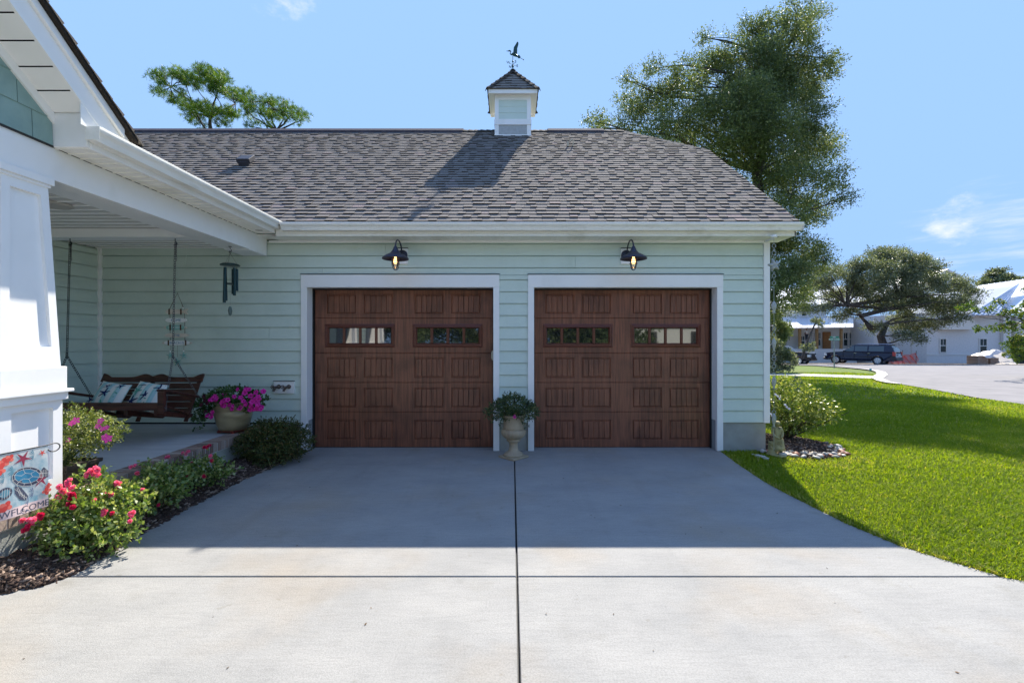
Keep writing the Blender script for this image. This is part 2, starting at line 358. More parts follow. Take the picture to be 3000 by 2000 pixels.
for i in range(len(cp)-1):
    a, b = cp[i], cp[i+1]; d = (b-a).normalized(); n = Vector((d.y, -d.x, 0))*-1
    wd = .42
    q = [a-n*.02, b-n*.02, b+n*wd, a+n*wd]
    z = lambda p: G(p.y)
    curb.add([(q[0].x, q[0].y, z(q[0])+.02), (q[1].x, q[1].y, z(q[1])+.02), (q[2].x, q[2].y, z(q[2])+.05), (q[3].x, q[3].y, z(q[3])+.05)], [(0, 1, 2, 3)])
struct(curb.build('curb', curb_m))
sheet('sidewalk', [WG(2585, 1110), WG(2581, 1102), WG(2400, 1096), WG(2250, 1091.5), WG(2100, 1087), WG(2100, 1094), WG(2250, 1099), WG(2400, 1103)], curb_m, .012)
dirtroad_m = mat('bare_dirt', (.10, .075, .055), 1, col2=(.24, .20, .16), nscale=1.5, ndetail=8, bump=.6, bscale=12)
sheet('bare_dirt', [(60, 14.5), (90, 20), (90, 70), (4, 70), (4, 49.2), (10, 49.2), (31, 45.8), (40, 38.8), (50, 31.3), (58, 26.3)], dirtroad_m, .004)
# mulch bed along the porch (raised a little toward the porch)
mm = MB()
bed = [(-3.06, 6.84), (-3.2, 5.3), (-3.205, 4.5), (-3.15, 3.76), (-3.10, 3.18), (-3.15, 3.07), (-3.37, 2.95), (-3.91, 2.82)]
rows = []
for (x, y) in bed:
    x0 = -3.66 if y > 2.9 else -4.6
    rows.append([(x+(x0-x)*t, y, -.02+.09*min(1, t*1.5)) for t in (0, .15, .5, 1)])
rows.append([(-5-.6*t, 2.70+.3*t, -.02+.03*t) for t in (0, .15, .5, 1)])
mm.loft(rows, False, False); struct(mm.build('planting_bed', dirt_m))
# chips as one stuff mesh
def chips(name, pts, smin, smax):
    n = len(pts); P = np.array(pts); a = RG.uniform(0, 2*math.pi, n); tilt = RG.uniform(-.55, .55, n)
    l = RG.uniform(smin, smax, n); w = l*RG.uniform(.14, .4, n); th = .006
    d = np.stack([np.cos(a)*np.cos(tilt), np.sin(a)*np.cos(tilt), np.sin(tilt)], 1); r = RG.uniform(-.5, .5, n)
    s = np.stack([-np.sin(a), np.cos(a), r], 1); s = unit(s); u = np.cross(d, s)*th
    D = d*l[:, None]/2; S = s*w[:, None]/2
    base = [P-D-S*.6, P+D*.9-S, P+D*1.1+S*.5, P-D*.9+S]
    V = np.stack([b-u for b in base]+[b+u for b in base], 1).reshape(-1, 3)
    q = np.array([(4, 5, 6, 7), (0, 1, 5, 4), (1, 2, 6, 5), (2, 3, 7, 6), (3, 0, 4, 7)])
    Fq = (np.arange(n)[:, None, None]*8+q[None]).reshape(-1, 4)
    o = npmesh(name, chip_m, V, Fq, rnd=np.repeat(RG.uniform(0, 1, n)**1.6, 8)); return o
pts = []
def bedx(y):
    for (a, b) in zip(bed, bed[1:]):
        if b[1] <= y <= a[1]: return a[0]+(b[0]-a[0])*(a[1]-y)/(a[1]-b[1]+1e-9)
    return -3.3
for i in range(9500):
    y = 2.84+(random.random()**1.5)*4.0; xe = bedx(y); x0 = -3.64 if y > 3.0 else -4.9
    t = random.random(); x = xe+.01+(x0-xe)*t
    pts.append((x, y, -.012+.09*min(1, t*1.5)*(1 if y > 3 else .4)+random.uniform(0, .022)))
o = chips('mulch', pts, .02, .10); tag(o, 'dark brown shredded wood mulch in the bed between porch and driveway', 'mulch', kind='stuff')
# bed at garage corner
BC, BRX, BRY = (4.32, 7.25), .74, .90
mb = MB(); ring = [(BC[0]+BRX*1.02*math.cos(a), BC[1]+BRY*1.02*math.sin(a)) for a in [2*math.pi*k/40 for k in range(40)]]
mb.add([(BC[0], BC[1], .045)]+[(x, y, -.018) for x, y in ring], [(0, 1+k, 1+(k+1) % 40) for k in range(40)])
struct(mb.build('corner_bed', dirt_m, smooth=True))
pts = []
for i in range(2600):
    a = random.uniform(0, 6.283); r = math.sqrt(random.random()); x = BC[0]+BRX*.98*r*math.cos(a); y = BC[1]+BRY*.98*r*math.sin(a)
    if x < 3.9 and y > 6.8: continue
    pts.append((x, y, .06-.06*r+random.uniform(0, .012)))
o = chips('mulch', pts, .02, .07); tag(o, 'brown wood mulch under the shrub at the garage corner', 'mulch', kind='stuff')
# ---------------------------------------------------------------- grass
def drive_x(y):
    for (a, b) in zip(DR, DR[1:]):
        if b[1] <= y <= a[1]: return a[0]+(b[0]-a[0])*(a[1]-y)/(a[1]-b[1]+1e-9)
    pr = [DR[-1]]+DRn
    for (a, b) in zip(pr, pr[1:]):
        if b[1] <= y <= a[1]: return a[0]+(b[0]-a[0])*(a[1]-y)/(a[1]-b[1]+1e-9)
    return 2.9 if y > 6.8 else 99
pe = np.array([(13.4, 2.4), (13.4, 8)]+edge)
def grass(y0, y1, n, h, w):
    Y = np.sqrt(RG.uniform(y0*y0, y1*y1, n)); X = RG.uniform(2.7, 1.13*Y+np.minimum(3.0, Y*.35))
    ok = np.array([x > drive_x(y)-.008 for x, y in zip(X, Y)])
    ok &= ~((X < 3.84) & (Y > 6.83)); ok &= ((X-BC[0])/BRX)**2+((Y-BC[1])/BRY)**2 > 1.0
    lim = np.interp(Y, pe[:9, 1], pe[:9, 0]); ok &= X < lim
    ok &= ~((Y > 19.6) & (Y < 20+.0*X) & (X > 99))
    X, Y = X[ok], Y[ok]; n = len(X)
    Z = np.array([G(y) for y in Y])-.036
    a = RG.uniform(0, 6.283, n); lean = RG.uniform(.1, .95, n)*h; hh = h*RG.uniform(.55, 1.15, n); ww = w*RG.uniform(.7, 1.3, n)
    B = np.stack([X, Y, Z], 1); d = np.stack([np.cos(a), np.sin(a), 0*a], 1); s = np.stack([-np.sin(a), np.cos(a), 0*a], 1)
    up = np.array([0, 0, 1.0])
    M = B+d*lean[:, None]*.35+up*(hh*.65)[:, None]; T = B+d*lean[:, None]*1.1+up*hh[:, None]
    V = np.stack([B-s*ww[:, None]*.5, B+s*ww[:, None]*.5, M+s*ww[:, None]*.5, M-s*ww[:, None]*.5, T], 1).reshape(-1, 3)
    k = np.arange(n)*5
    F1 = np.stack([k, k+1, k+2], 1); F2 = np.stack([k, k+2, k+3], 1); F3 = np.stack([k+3, k+2, k+4], 1)
    patch = .5+.5*np.sin(X*1.3+2*np.sin(Y*.9))*np.sin(Y*1.7+1.5*np.sin(X*.7))
    fine = RG.uniform(0, 1, n)
    p2 = np.sin(X*4.1+Y*1.9+2*np.sin(Y*3.3))*np.sin(Y*3.7-X*1.1+2*np.sin(X*2.9)); patch = np.clip(.65*patch+.35*(.5+.5*p2), 0, 1)
    edg = X-np.array([drive_x(y) for y in Y]); dry = (RG.uniform(0, 1, n) < .05+.22*(patch > .74)+.45*(edg < .05))
    rn = np.where(dry, RG.uniform(.75, 1, n), .62*(fine*.55+.45*patch))
    return V, np.concatenate([F1, F2, F3]), np.repeat(rn, 5)
Vs, Fs, Rs, off = [], [], [], 0
for args in ((2.55, 5.2, 105000, .066, .0082), (5.2, 8.5, 105000, .064, .0105), (8.5, 13, 88000, .06, .013), (13, 26, 80000, .065, .022)):
    V, Fq, r = grass(*args); Vs.append(V); Fs.append(Fq+off); Rs.append(r); off += len(V)
o = npmesh('grass', blade_m, np.concatenate(Vs), np.concatenate(Fs), rnd=np.concatenate(Rs), tri=True)
tag(o, 'short bright green lawn grass beside the driveway', 'grass', kind='stuff')
# ================================================================ THE HOUSE (garage wing + porch)
house = thing('house', (0, 6.85, 0), 'pale green sided house with two brown garage doors, a cupola and a porch', 'house')
WY = 6.85; Z0 = .43; EX = .1785; ZT = 3.15
# solid cores
m = MB()
WC = WY+.035
m.box(-6.3, -3.16, WC, WY+.12, .1, 3.3); m.box(-.19, .24, WC, WY+.12, Z0+.0, 3.3); m.box(3.16, 3.80, WC, WY+.12, Z0, 3.3)
m.box(-3.16, 3.16, WC+.001, WY+.12, 2.64, 3.3)
m.box(3.68, 3.80, WY+.12, 14.8, Z0, 3.3); m.box(-6.3, 3.8, 14.8, 14.92, Z0, 3.3)
core_m = mat('sheathing', (.33, .52, .44), .8)
m.build('wall_core', core_m, house)
# lap siding
SLOT = .008
def laps(m, P, u0, u1, z0, z1, cuts=()):
    """P(u, d, z): u along the wall, d distance out of the wall"""
    k0 = int(math.floor((z0-Z0)/EX+1e-6)); k = k0
    while Z0+k*EX < z1-1e-4:
        a = max(z0, Z0+k*EX); b = min(z1, Z0+(k+1)*EX)
        t = lambda z: .020-.013*(z-(Z0+k*EX))/EX
        segs = [(u0, u1)]
        if k in cuts:
            c = cuts[k]; segs = [(u0, c-.0015), (c+.0015, u1)]
        for (s0, s1) in segs:
            m.quad(P(s0, t(a)+.003, a-.003), P(s1, t(a)+.003, a-.003), P(s1, t(b), b-SLOT), P(s0, t(b), b-SLOT))
            m.quad(P(s0, .004, a+.009), P(s1, .004, a+.009), P(s1, t(a)+.003, a-.003), P(s0, t(a)+.003, a-.003))
            m.quad(P(s1, 0, a), P(s1, t(a), a), P(s1, t(b), b), P(s1, 0, b))
            m.quad(P(s0, 0, a), P(s0, t(a), a), P(s0, t(b), b), P(s0, 0, b))
        k += 1
F0 = lambda u, d, z: (u, WY-d, z)
m = MB()
laps(m, F0, -6.17, -3.16, Z0, ZT, {13: -4.9, 7: -3.65, 3: -5.2}); laps(m, F0, -.19, .24, Z0, 2.64); laps(m, F0, 3.16, 3.78, Z0, 2.64, {})
laps(m, F0, -3.16, 3.80-.02, 2.64, ZT-.02, {14: -1.9, 13: .95, 12: -2.85})
# extra butt joints on the band above the doors
m.build('wall_siding', siding_m, house, bevel=0)
m = MB()
F1 = lambda u, d, z: (3.80+d, u, z)
laps(m, F1, WY+.06, 14.8, Z0, 3.2); m.build('side_wall_siding', siding_m, house)
# left porch wall (house body) facing +x
m = MB(); m.box(-6.35, -6.235, -6, WY, .1, 3.3); F2 = lambda u, d, z: (-6.2+d, u, z)
laps(m, F2, -6, WY-.03, Z0, 3.02); m.build('porch_side_wall', siding_m, house)
# foundation
m = MB()
for bxs in ((3.16, 3.815, 14.9), (-.19, .24, WY+.1), (-3.6, -3.16, WY+.1)): m = MB(); m.box(bxs[0], bxs[1], WY-.006, bxs[2], -.15, Z0-.002); m.build('foundation', stucco_m, house, bevel=.006)
m = MB(); m.box(-6.17, -3.61, WY-.012, WY-.001, .402, Z0-.004); m.build('base_flashing', darkgap, house)
# corner boards
m = MB(); m.box(3.775, 3.865, WY-.034, WY+.055, Z0-.01, ZT-.02); m.build('corner_board', white, house, bevel=.003)
m = MB(); m.box(-6.2, -6.155, WY-.055, WY-.0, .44, 3.03); m.build('corner_board', white, house, bevel=.003)
# door surrounds
def surround(sgn, x0, x1):
    m = MB(); t0, t1 = WY-.042, WY+.02
    m.box(x0, x0+.09, t0, t1, 0.003, 2.45); m.box(x1-.09, x1, t0, t1, 0.003, 2.45); m.box(x0, x1, t0-.002, t1, 2.45, 2.64)
    m.box(x0+.058, x0+.0895, t1, 7.03, Z0+.02, 2.47); m.box(x1-.0895, x1-.058, t1, 7.03, Z0+.02, 2.47); m.box(x0+.06, x1-.06, t1, 7.03, 2.455, 2.50)
    o = m.build('door_surround', white, house, bevel=.003)
    jm = MATS.get('jamb_masonry') or mat('jamb_masonry', (.30, .32, .33), .85)
    for xa in (x0+.05, x1-.088): m = MB(); m.box(xa, xa+.038, t1, 7.03, 0.003, Z0+.018); m.build('jamb_base', jm, house)
    m = MB(); m.box(x0-.006, x1+.006, t0-.012, WY, 2.642, 2.650); m.build('drip_cap', blackm, house)
    m = MB(); m.box(x0+.09, x0+.106, 7.0, 7.04, .003, 2.45); m.box(x1-.106, x1-.09, 7.0, 7.04, .003, 2.45); m.box(x0+.106, x1-.106, 7.0, 7.04, 2.435, 2.452)
    m.build('weather_strip', darkgap, house)
surround(-1, -3.16, -.19); surround(1, .24, 3.16)
m = MB(); m.box(-3.2, 3.2, 7.3, 7.35, 0, 2.6); m.build('inner_wall', darkgap, house)
# garage doors
def garage_door(cx, label):
    Y = 7.05; x0, x1 = cx-1.376, cx+1.376
    zs = [0.004, .55, 1.005, 1.46, 2.0, 2.44]
    cols = [(-1.19, -.735), (-.62, -.165), (.165, .62), (.735, 1.19)]
    m = MB()
    def rect(a, b, z0, z1, y=Y, y2=None): m.quad((a, y, z0), (b, y, z0), (b, y2 or y, z1), (a, y2 or y, z1))
    def ring(a, b, z0, z1, ya, a2, b2, z2, z3, yb):
        o = [(a, ya, z0), (b, ya, z0), (b, ya, z1), (a, ya, z1)]; i = [(a2, yb, z2), (b2, yb, z2), (b2, yb, z3), (a2, yb, z3)]
        for k in range(4): m.quad(o[k], o[(k+1) % 4], i[(k+1) % 4], i[k])
    holes = []
    for s in range(5):
        z0, z1 = zs[s]+.003, zs[s+1]-.003
        # bevelled section edges
        m.quad((x0, Y+.008, z0-.003), (x1, Y+.008, z0-.003), (x1, Y, z0+.004), (x0, Y, z0+.004)); m.quad((x0, Y, z1-.004), (x1, Y, z1-.004), (x1, Y+.01, z1+.003), (x0, Y+.01, z1+.003))
        z0 += .004; z1 -= .004
        if s == 3: rects = [(cx-1.215, cx-.145, 1.555, 1.905), (cx+.145, cx+1.215, 1.555, 1.905)]
        else:
            h = {0: (.125, .43), 1: (.615, .93), 2: (1.075, 1.395), 4: (2.065, 2.375)}[s]
            rects = [(cx+a, cx+b, h[0], h[1]) for a, b in cols]
        pz0, pz1 = rects[0][2], rects[0][3]
        rect(x0, x1, z0, pz0); rect(x0, x1, pz1, z1); px = x0
        for (a, b, _, _) in rects: rect(px, a, pz0, pz1); px = b
        rect(px, x1, pz0, pz1)
        if s == 3: holes = rects; continue
        for (a, b, c, d) in rects:
            ring(a, b, c, d, Y, a+.007, b-.007, c+.007, d-.007, Y+.018)
            ring(a+.007, b-.007, c+.007, d-.007, Y+.018, a+.017, b-.017, c+.017, d-.017, Y+.018)
            ring(a+.017, b-.017, c+.017, d-.017, Y+.018, a+.028, b-.028, c+.028, d-.028, Y+.002)
            A, B, Cc, D = a+.028, b-.028, c+.028, d-.028; n = 5; w = (B-A)/n
            for k in range(n):
                p, q = A+k*w+(.004 if k else 0), A+(k+1)*w-(.004 if k < n-1 else 0)
                rect(p, q, Cc, D, Y+.002)
                if k < n-1:
                    e = A+(k+1)*w
                    m.quad((q, Y+.002, Cc), (e, Y+.015, Cc), (e, Y+.015, D), (q, Y+.002, D)); m.quad((e, Y+.015, Cc), (e+.004, Y+.002, Cc), (e+.004, Y+.002, D), (e, Y+.015, D))
    m.box(x0, x1, Y+.020, Y+.05, .004, 1.5); m.box(x0, x1, Y+.020, Y+.05, 1.96, 2.44); m.box(x0, x1, Y+.045, Y+.05, 1.5, 1.96)
    d = m.build('garage_door', wood_v, house); d['label'] = label
    for (a, b, c, e) in holes:
        f = MB(); y = Y-.012
        def ringb(o, i, ya, yb):
            (a, b, c, d2), (a2, b2, c2, d3) = o, i
            O = [(a, ya, c), (b, ya, c), (b, ya, d2), (a, ya, d2)]; I = [(a2, yb, c2), (b2, yb, c2), (b2, yb, d3), (a2, yb, d3)]
            for k in range(4): f.quad(O[k], O[(k+1) % 4], I[(k+1) % 4], I[k])
        R0 = (a-.004, b+.004, c-.004, e+.004); sh = lambda r, t: (r[0]+t, r[1]-t, r[2]+t, r[3]-t)
        ringb(R0, R0, Y+.01, y); ringb(R0, sh(R0, .016), y, y-.006); ringb(sh(R0, .016), sh(R0, .024), y-.006, y+.002); ringb(sh(R0, .024), sh(R0, .046), y+.002, y-.002)
        I = sh(R0, .046); ringb(I, sh(I, .02), y-.002, Y+.018)
        A = I[0]+.02; B = I[1]-.02; Cz = I[2]+.02; D = I[3]-.02; pw = (B-A-3*.047)/4
        for k in range(3):
            p = A+(k+1)*pw+k*.047
            f.loft([[(p, Y+.016, z), (p+.006, Y-.004, z), (p+.041, Y-.004, z), (p+.047, Y+.016, z)] for z in (Cz-.006, D+.006)])
        fo = f.build('window_frame', wood_frame, house); fo.parent = d; fo.matrix_parent_inverse = WM[house.name].inverted() @ WM[house.name]
        for k in range(4):
            p = A+k*(pw+.047); g = MB(); ti = random.uniform(-.0008, .0008); tj = random.uniform(-.0008, .0008)
            g.quad((p-.002, Y+.014+ti, Cz-.002), (p+pw+.002, Y+.014-ti, Cz-.002), (p+pw+.002, Y+.014-ti+tj, D+.002), (p-.002, Y+.014+ti+tj, D+.002))
            go = g.build('window_pane', pane_m, house); go.parent = d; go.matrix_parent_inverse = Matrix.Identity(4)
    return d
d1 = garage_door(-1.675, 'brown wooden garage door on the left, toward the porch'); d2 = garage_door(1.70, 'brown wooden garage door on the right, toward the lawn')
m = MB(); m.box(-.305, -.285, 6.86, 6.9, 1.36, 1.5); m.box(-.315, -.305, 6.865, 6.895, 1.38, 1.48); m.build('door_sensor', mat('beige_plastic', (.45, .40, .30), .5), house, bevel=.003)
# ---------------------------------------------------------------- eaves
m = MB()
for k in range(int((3.86+3.5)/.145)):
    x = -3.5+k*.145
    m.quad((x+.004, 6.53, ZT), (x+.141, 6.53, ZT), (x+.141, WY, ZT), (x+.004, WY, ZT))
    m.quad((x+.141, 6.53, ZT), (x+.145, 6.53, ZT+.006), (x+.145, WY, ZT+.006), (x+.141, WY, ZT)); m.quad((x+.145, 6.53, ZT+.006), (x+.149, 6.53, ZT), (x+.149, WY, ZT), (x+.145, WY, ZT+.006))
m.box(-6.3, 3.86, 6.54, WY+.1, ZT+.02, ZT+.03)
m.build('soffit', creamy, house)
m = MB(); m.box(-3.64, 3.775, WY-.034, WY, ZT-.028, ZT-.001); m.build('frieze_strip', white, house)
m = MB(); m.box(-3.38, 4.06, 6.505, 6.53, ZT-.005, 3.33); m.box(-3.38, 4.06, 6.498, 6.505, 3.215, 3.33)
m.build('fascia', creamy, house, bevel=.002)
def gutter_prof(): # (out, z) from the fascia
    return [(0, 0), (0, -.105), (.072, -.105), (.078, -.085), (.088, -.06), (.108, -.038), (.115, -.02), (.115, 0), (.108, 0), (.108, -.015), (.10, -.03), (.08, -.055), (.07, -.09), (.006, -.098), (.006, 0)]
gp = gutter_prof(); ZG = 3.315
m = MB(); m.loft([[(x, 6.497-u, ZG+v) for u, v in gp] for x in (-3.262, 4.10)])
m.box(4.099, 4.102, 6.385, 6.497, ZG-.105, ZG)
m.build('gutter', creamy, house, bevel=.002)
# rake on the right end (overhang soffit, return box, barge board)
TP = .76
def RZ(Y): return 3.30+TP*(Y-6.45)
RY, RZZ = 10.9, RZ(10.9)
m = MB()
m.quad((3.86, 6.53, ZT), (4.05, 6.53, ZT), (4.05, 6.95, ZT), (3.86, 6.95, ZT))
m.quad((3.86, 6.95, ZT), (4.05, 6.95, ZT), (4.05, 6.95, RZ(6.95)-.18), (3.86, 6.95, RZ(6.95)-.18))
m.quad((3.86, 6.95, RZ(6.95)-.18), (4.05, 6.95, RZ(6.95)-.18), (4.05, 9.5, RZ(9.5)-.18), (3.86, 9.5, RZ(9.5)-.18))
m.quad((3.80, 6.95, 3.2), (3.80, 14.8, 3.2), (3.80, 12.3, 5.5), (3.80, 9.5, 5.5))
m.quad((3.86, 9.5, RZ(9.5)-.18), (4.05, 9.5, RZ(9.5)-.18), (4.05, 12.3, RZ(9.5)-.18), (3.86, 12.3, RZ(9.5)-.18))
m.build('rake_soffit', creamy, house)
m = MB()
for (ya, yb) in ((6.505, 9.5),):
    m.loft([[(4.04, ya, ZT-.005 if ya < 6.6 else 0), (4.065, ya, ZT-.005), (4.065, ya, RZ(ya)-.03), (4.04, ya, RZ(ya)-.03)],
            [(4.04, 6.95, RZ(6.95)-.20), (4.065, 6.95, RZ(6.95)-.20), (4.065, 6.95, RZ(6.95)-.03), (4.04, 6.95, RZ(6.95)-.03)],
            [(4.04, 9.5, RZ(9.5)-.20), (4.065, 9.5, RZ(9.5)-.20), (4.065, 9.5, RZ(9.5)-.03), (4.04, 9.5, RZ(9.5)-.03)]])
m.build('barge_board', white, house)
# ---------------------------------------------------------------- shingled planes
def shingle(m, o, u, s, n, U, S, e=.133, bound=None):
    """o origin at eave, u along, s up-slope, n normal; bound(sv)->(umin,umax)"""
    o, u, s, n = map(Vector, (o, u, s, n)); k = 0
    while k*e < S:
        s0, s1 = k*e, min((k+1)*e, S)
        a0, a1 = bound(s0) if bound else (0, U); b0, b1 = bound(s1) if bound else (0, U)
        x = min(a0, b0)-random.uniform(0, .2); raised = random.random() < .5
        while x < max(a1, b1):
            w = random.uniform(.10, .19) if raised else random.uniform(.09, .24); x2 = x+w
            c0, c1 = max(x, a0), min(x2, a1); d0, d1 = max(x, b0), min(x2, b1)
            if c1 > c0+.002 or d1 > d0+.002:
                c1 = max(c1, c0+.001); d1 = max(d1, d0+.001)
                c0 = min(c0, a1-.001); d0 = min(d0, b1-.001)
                t = (.022 if raised else .013)+random.uniform(-.0015, .0025); g = .0015
                col = min(.66, max(.2, random.gauss(.54 if raised else .57, .022))); col = random.uniform(.7, 1.0) if random.random() < .07 else col
                p0, p1, p2, p3 = o+u*(c0+g)+s*(s0-.003)+n*t, o+u*(c1-g)+s*(s0-.003)+n*t, o+u*(d1-g)+s*(s1+.004)+n*.002, o+u*(d0+g)+s*(s1+.004)+n*.002
                q0, q1 = p0-n*(t+.004), p1-n*(t+.004)
                m.add([p0, p1, p2, p3], [(0, 1, 2, 3)], col); m.add([p0, p1, q0, q1], [(2, 3, 1, 0)], .10); m.add([p0, p1, p2, p3, q0, q1], [(4, 0, 3), (5, 2, 1)], .3)
            x = x2; raised = not raised if random.random() < .85 else raised
        k += 1
cs, sn = 1/math.hypot(1, TP), TP/math.hypot(1, TP)
XL, XR = -9.8, 4.115; SL = (RY-6.42)/cs; s_clip = (9.49-6.42)/cs; XE = 2.64
def gb(sv):
    if sv <= s_clip: return 0, XR-XL
    t = (sv-s_clip)/(SL-s_clip); return 0, (XR-XL)+(XE-XR)*t
m = MB()
shingle(m, (XL, 6.42, RZ(6.42)), (1, 0, 0), (0, cs, sn), (0, -sn, cs), XR-XL, SL, bound=gb)
# base sheets under the shingles, back slope and clipped gable
yb = 2*RY-6.42; yc = 2*RY-9.49; e = -.006
m.add([(XL, 6.42, RZ(6.42)+e), (XR, 6.42, RZ(6.42)+e), (XR, 9.49, RZ(9.49)+e), (XE, RY, RZZ+e), (XL, RY, RZZ+e)], [(0, 1, 2, 3, 4)], .1)
m.add([(XL, yb, RZ(6.42)), (XR, yb, RZ(6.42)), (XR, yc, RZ(9.49)), (XE, RY, RZZ), (XL, RY, RZZ)], [(0, 1, 2, 3, 4)], .5)
m.add([(XR, 9.49, RZ(9.49)), (XR, yc, RZ(9.49)), (XE, RY, RZZ)], [(0, 1, 2)], .5)
m.add([(XL, 6.5, 2.9), (XL, yb, 2.9), (XL, RY, RZZ)], [(0, 1, 2)], .2)
roof = m.build('roof', shingle_m, house)
# ridge and hip caps
m = MB()
def caps(a, b, w, n, lift=.012, wob=.004):
    a, b = Vector(a), Vector(b); d = (b-a)/n; side = d.cross(Vector((0, 0, 1))).normalized()
    for i in range(n):
        p = a+d*i; q = a+d*(i+1.18); l0 = lift+.012+random.uniform(0, wob); l1 = lift
        dn = Vector((0, 0, -w*.62))
        m.add([p-side*w+dn+Vector((0, 0, l0)), p+Vector((0, 0, l0+.006)), p+side*w+dn+Vector((0, 0, l0)), q-side*w+dn+Vector((0, 0, l1)), q+Vector((0, 0, l1+.003)), q+side*w+dn+Vector((0, 0, l1)),
               p-side*w+dn+Vector((0, 0, l0-.014)), p+Vector((0, 0, l0-.012)), p+side*w+dn+Vector((0, 0, l0-.014))],
              [(0, 1, 4, 3), (1, 2, 5, 4), (6, 7, 1, 0), (7, 8, 2, 1)], random.uniform(.1, .5))
caps((XL, RY, RZZ), (XE, RY, RZZ), .13, 88); caps((XE-.05, RY, RZZ), (XR, 9.49, RZ(9.49)), .11, 14); caps((XE-.05, RY, RZZ), (XR, yc, RZ(9.49)), .11, 14)
m.build('ridge_caps', shingle_m, house)
m = MB()
for (a, b) in ((XL, -1.16), (.85, 2.18)):
    m.loft([[(x, RY-.17, RZZ-.125), (x, RY-.165, RZZ-.065), (x, RY, RZZ+.055), (x, RY+.165, RZZ-.065), (x, RY+.17, RZZ-.125)] for x in (a, b)])
m.build('ridge_vent', ridge_m, house)
# box vent & stub pipes on the slope
def on_roof(px, py):   # ray onto the front slope
    k = (1000-py)/F; Y = (3.30-TP*6.45-1.64)/(k-TP); return Vector(((px-1500)/F*Y, Y, RZ(Y)))
p = on_roof(716, 486)
m = MB()
for (w, h0, h1, d0, d1) in ((.10, 0, .10, -.08, .08), (.125, .085, .165, -.11, .12)):
    o_ = p+Vector((0, 0, 0)); c = o_+Vector((0, 0, (h0+h1)/2)); m.obox(c+Vector((.02, (d0+d1)/2, TP*(d0+d1)/2)), Vector((w, 0, 0)), Vector((0, cs, sn))*(d1-d0)/2, Vector((0, -sn, cs))*(h1-h0)/2)
m.build('roof_vent', mat('vent_metal', (.05, .05, .06), .5, metal=.2), house, bevel=.004)
p = on_roof(1664, 430); m = MB(); m.tube([p, p+Vector((0, -.02, .10))], .02, 8); m.tube([p+Vector((.1, 0, .0)), p+Vector((.11, -.03, .09)), p+Vector((.08, -.05, .13)), p+Vector((.04, -.05, .10))], .012, 8)
m.build('vent_pipe', mat('bare_pipe', (.5, .45, .35), .5, metal=.3), house)
# ---------------------------------------------------------------- cupola
cu = MB(); cx, cy = .02, RY; h = .405
cu.box(cx-h, cx+h, cy-h, cy+h, 6.1, 7.32); core = cu.build('cupola', mat('cupola_core', (.5, .52, .52), .7), house)
core['label'] = 'square white and green cupola with a pyramid roof'
sub = lambda o: (setattr(o, 'parent', core), setattr(o, 'matrix_parent_inverse', Matrix.Identity(4)))
m = MB(); hh = .417; t = .016
for sgn in (-1, 1):
    for ax in (0, 1):
        def bx(a0, a1, z0, z1, dpt=.0):
            f0, f1 = sorted((sgn*(h-.01), sgn*(hh+dpt)))
            if ax == 0: m.box(cx+a0, cx+a1, cy+f0, cy+f1, z0, z1)
            else: m.box(cx+f0, cx+f1, cy+a0*.999, cy+a1*.999, z0, z1)
        o_ = hh if ax == 0 else hh-.001
        bx(-o_, -.325, 6.0, 7.32); bx(.325, o_, 6.0, 7.32); bx(-.325, .325, 7.20, 7.32); bx(-o_-.008, o_+.008, 6.625, 6.755, .010); bx(-.325, .325, 6.22, 6.38); bx(-o_-.008, o_+.008, 6.10, 6.40, .004) if sgn == -1 and ax == 0 else None
sub(m.build('cupola_trim', white, house))
m = MB()
for sgn in (-1, 1):
    for ax in (0, 1):
        for k in range(3):
            z0 = 6.757+k*.148; z1 = min(7.2, z0+.150)
            f = lambda d: sgn*(h+d)
            P = (lambda u, d, z: (cx+u, cy+f(d), z)) if ax == 0 else (lambda u, d, z: (cx+f(d), cy+u, z))
            m.quad(P(-.325, .009, z0), P(.325, .009, z0), P(.325, .002, z1), P(-.325, .002, z1)); m.quad(P(-.325, 0, z0), P(.325, 0, z0), P(.325, .009, z0), P(-.325, .009, z0))
sub(m.build('cupola_siding', siding_m, house))
m = MB(); m.quad((cx-.325, cy-h-.002, 6.40), (cx+.325, cy-h-.002, 6.40), (cx+.325, cy-h-.002, 6.625), (cx-.325, cy-h-.002, 6.625)); sub(m.build('cupola_base_panel', mat('grey_panel', (.42, .44, .45), .7, col2=(.36, .37, .37), nscale=20), house))
m = MB(); E = .545
m.box(cx-E, cx+E, cy-E, cy+E, 7.325, 7.35); 
for sgn in (-1, 1):
    m.box(cx-E-.012, cx+E+.012, cy+sgn*E-.012, cy+sgn*E+.012, 7.28, 7.37); m.box(cx+sgn*E-.012, cx+sgn*E+.012, cy-E+.012, cy+E-.012, 7.28, 7.369)
sub(m.build('cupola_eave', white, house))
m = MB(); E = .575; AZ = 8.12; sl = math.hypot(E, AZ-7.37)
for k in range(4):
    a = k*math.pi/2; ux = Vector((math.cos(a), math.sin(a), 0)); out = Vector((math.sin(a), -math.cos(a), 0))
    o_ = Vector((cx, cy, 7.37))+out*E-ux*E; sv = ((Vector((cx, cy, AZ))-(Vector((cx, cy, 7.37))+out*E))).normalized(); nv = ux.cross(sv).normalized()
    shingle(m, o_, ux, sv, nv, 2*E, sl, .125, bound=lambda s: (E*s/sl, 2*E-E*s/sl))
    m.add([o_, o_+ux*2*E, (cx, cy, AZ)], [(0, 1, 2)], .1)
